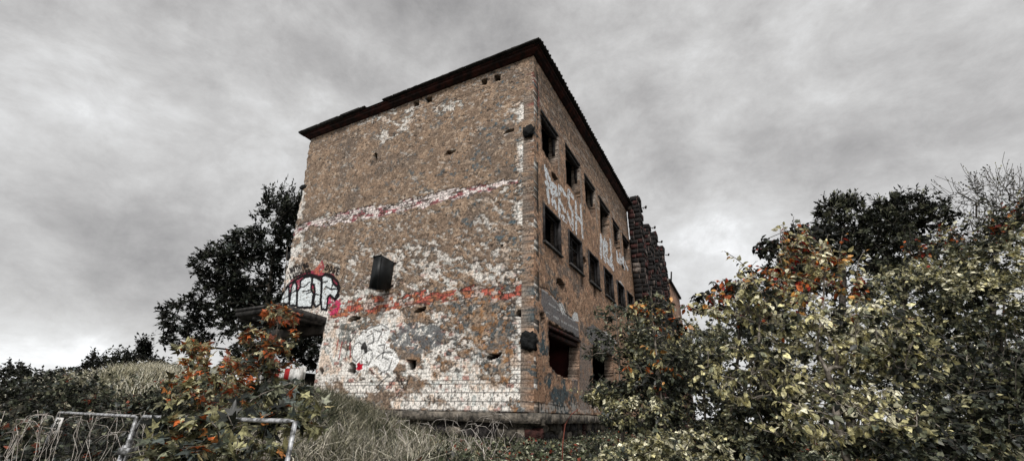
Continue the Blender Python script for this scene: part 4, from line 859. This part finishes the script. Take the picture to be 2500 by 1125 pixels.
for P_ in ([(.25, .75), (.75, .85)], [(.4, .9), (.35, .6), (.3, .45)], [(.3, .55), (.75, .6), (.7, .3), (.35, .2), (.3, .4), (.6, .45)], [(.65, .85), (.7, .5)]):
    m.tube([p0 + dd * w_ * a + np.array([0, -.006, .2 * b]) for a, b in P_], .009, 4)
m.build('marking', M['ink'], tg)
m = MB()
m.box((-.02, -.03, -1.5), (.02, .03, -.25))
for k in (-.3, -1.4):
    c0 = (Bp + Bp2) / 2 - Bp; m.box(tuple(c0 + [-.05, -.045, k - .03]), tuple(c0 + [.05, .045, k + .03]))
r = empty('fence_clamp', tuple(Bp)); tag(r, 'steel clamps joining the two mesh fence panels', 'clamp'); m.build('clamp_body', M['galv'], r)
# ------------------------------------------------------------------ red and white barrier in the porch opening
def bw(l): return to_world(np.array(l, float))
r = empty('barrier', tuple(to_world((-10.2, -.5, .4))), BL.rotation_euler.z); tag(r, 'red and white striped barrier closing the porch opening under the canopy', 'barrier')
zb0 = G(740, 925, -.5)[1] - .4; zb1 = G(740, 898, -.5)[1] - .4; xa, xb = -1.6, 1.05
m = MB(); n = 9
m.box((xa, -.013, zb0), (xb, .013, zb1))
m.build('board', M['white'], r)
for i in range(1, n, 2):
    m = MB(); m.box((xa + (xb - xa) * i / n, -.0155, zb0 - .002), (xa + (xb - xa) * (i + 1) / n, .0155, zb1 + .002)); m.build('red_stripe', M['red'], r)
m = MB(); m.tube([(xa, 0, zb1 + .02), (xb, 0, zb1 + .02)], .025, 6)
for xx in (xa + .1, (xa + xb) / 2, xb - .15): m.tube([(xx, 0, zb1 + .08), (xx, 0, -1)], .025, 6); m.tube([(xx - .08, 0, zb1 + .06), (xx + .08, 0, zb1 + .06)], .02, 5)
m.build('barrier_frame', M['white'], r)
m = MB(); m.box((xb - .3, -.3, zb0 - .35), (xb + .02, -.12, zb1 - .04), .02)
bx_ = m.build('notice_board', M['white'], r)

# ------------------------------------------------------------------ sky and light
w = bpy.data.worlds.new('World'); scene.world = w; w.use_nodes = True; nt = w.node_tree; L = nt.links
bg = nt.nodes['Background']
SUN_EL, SUN_AZ = math.radians(48), math.radians(190)   # azimuth clockwise from +Y
sky = nt.nodes.new('ShaderNodeTexSky'); sky.sky_type = 'NISHITA'; sky.sun_disc = False; sky.sun_elevation = SUN_EL; sky.sun_rotation = SUN_AZ
sky.dust_density = 4
tc = nt.nodes.new('ShaderNodeTexCoord'); sep = nt.nodes.new('ShaderNodeSeparateXYZ'); L.new(tc.outputs['Generated'], sep.inputs[0])
def mth(op, a, b=None, clamp=False):
    n = nt.nodes.new('ShaderNodeMath'); n.operation = op; n.use_clamp = clamp
    for i, v_ in enumerate((a, b)):
        if v_ is None: continue
        if isinstance(v_, (int, float)): n.inputs[i].default_value = v_
        else: L.new(v_, n.inputs[i])
    return n.outputs[0]
zc = mth('ADD', mth('MAXIMUM', sep.outputs[2], 0), .8)
cmb = nt.nodes.new('ShaderNodeCombineXYZ'); L.new(sep.outputs[0], cmb.inputs[0]); L.new(sep.outputs[1], cmb.inputs[1]); L.new(mth('MULTIPLY', sep.outputs[2], 1.5), cmb.inputs[2])
def ns(scale, detail, dist, rough=.55, off=(0, 0, 0)):
    mp = nt.nodes.new('ShaderNodeMapping'); mp.inputs['Location'].default_value = off; L.new(cmb.outputs[0], mp.inputs[0])
    n = nt.nodes.new('ShaderNodeTexNoise'); n.inputs['Scale'].default_value = scale; n.inputs['Detail'].default_value = detail; n.inputs['Distortion'].default_value = dist; n.inputs['Roughness'].default_value = rough
    L.new(mp.outputs[0], n.inputs['Vector']); return n.outputs['Fac']
n1 = ns(2.5, 11, .15, .6, (0, .4, .3)); n2 = ns(8, 10, .3, .7, (3, 1, 0))
val = mth('ADD', mth('MULTIPLY', n1, .7), mth('MULTIPLY', n2, .3))
def lobe(px, py, k, p):
    d = ray(px, py); d = d / np.linalg.norm(d); vd = nt.nodes.new('ShaderNodeVectorMath'); vd.operation = 'DOT_PRODUCT'; L.new(tc.outputs['Generated'], vd.inputs[0]); vd.inputs[1].default_value = tuple(d)
    return mth('MULTIPLY', mth('POWER', mth('MAXIMUM', vd.outputs['Value'], 0), p), k)
for (px, py, k, p) in ((230, 650, -.075, 60), (480, 590, -.05, 60), (60, 880, .1, 70), (450, 1000, .08, 60), (700, 300, .05, 30), (1700, 700, .1, 40), (2350, 250, -.08, 30), (1050, 60, -.08, 50), (1900, 250, -.04, 30)):
    val = mth('ADD', val, lobe(px, py, k, p))
hz = mth('POWER', mth('SUBTRACT', 1, mth('MAXIMUM', sep.outputs[2], 0), True), 8); val = mth('ADD', val, mth('MULTIPLY', hz, .07))
rp = nt.nodes.new('ShaderNodeValToRGB'); cr = rp.color_ramp
cr.elements[0].position = .27; cr.elements[0].color = (.17, .166, .165, 1); cr.elements[1].position = .76; cr.elements[1].color = (.66, .67, .68, 1)
for p_, c_ in ((.42, (.27, .265, .262)), (.52, (.35, .347, .343)), (.62, (.44, .442, .442))): e = cr.elements.new(p_); e.color = (*c_, 1)
L.new(val, rp.inputs[0])
# cloud cover over the clear sky: the clouds dominate
sc = nt.nodes.new('ShaderNodeVectorMath'); sc.operation = 'SCALE'; L.new(rp.outputs[0], sc.inputs[0]); sc.inputs['Scale'].default_value = 11.0
mx = nt.nodes.new('ShaderNodeMix'); mx.data_type = 'RGBA'; mx.inputs[0].default_value = .96; L.new(sky.outputs[0], mx.inputs[6]); L.new(sc.outputs[0], mx.inputs[7]); L.new(mx.outputs[2], bg.inputs['Color'])
bg.inputs['Strength'].default_value = .1
sl = bpy.data.lights.new('sun', 'SUN'); so = bpy.data.objects.new('sun', sl); col.objects.link(so)
sl.energy = 1.5; sl.angle = math.radians(12); sl.color = (1, .97, .92)
dsun = Vector((math.sin(SUN_AZ) * math.cos(SUN_EL), math.cos(SUN_AZ) * math.cos(SUN_EL), math.sin(SUN_EL)))
so.rotation_euler = dsun.to_track_quat('Z', 'Y').to_euler()
so.location = (0, -20, 30)
vs = scene.view_settings; vs.view_transform = 'Standard'; vs.look = 'None'; vs.exposure = .72; vs.gamma = 1
scene.cycles.max_bounces = 6; scene.cycles.diffuse_bounces = 3; scene.cycles.transparent_max_bounces = 8
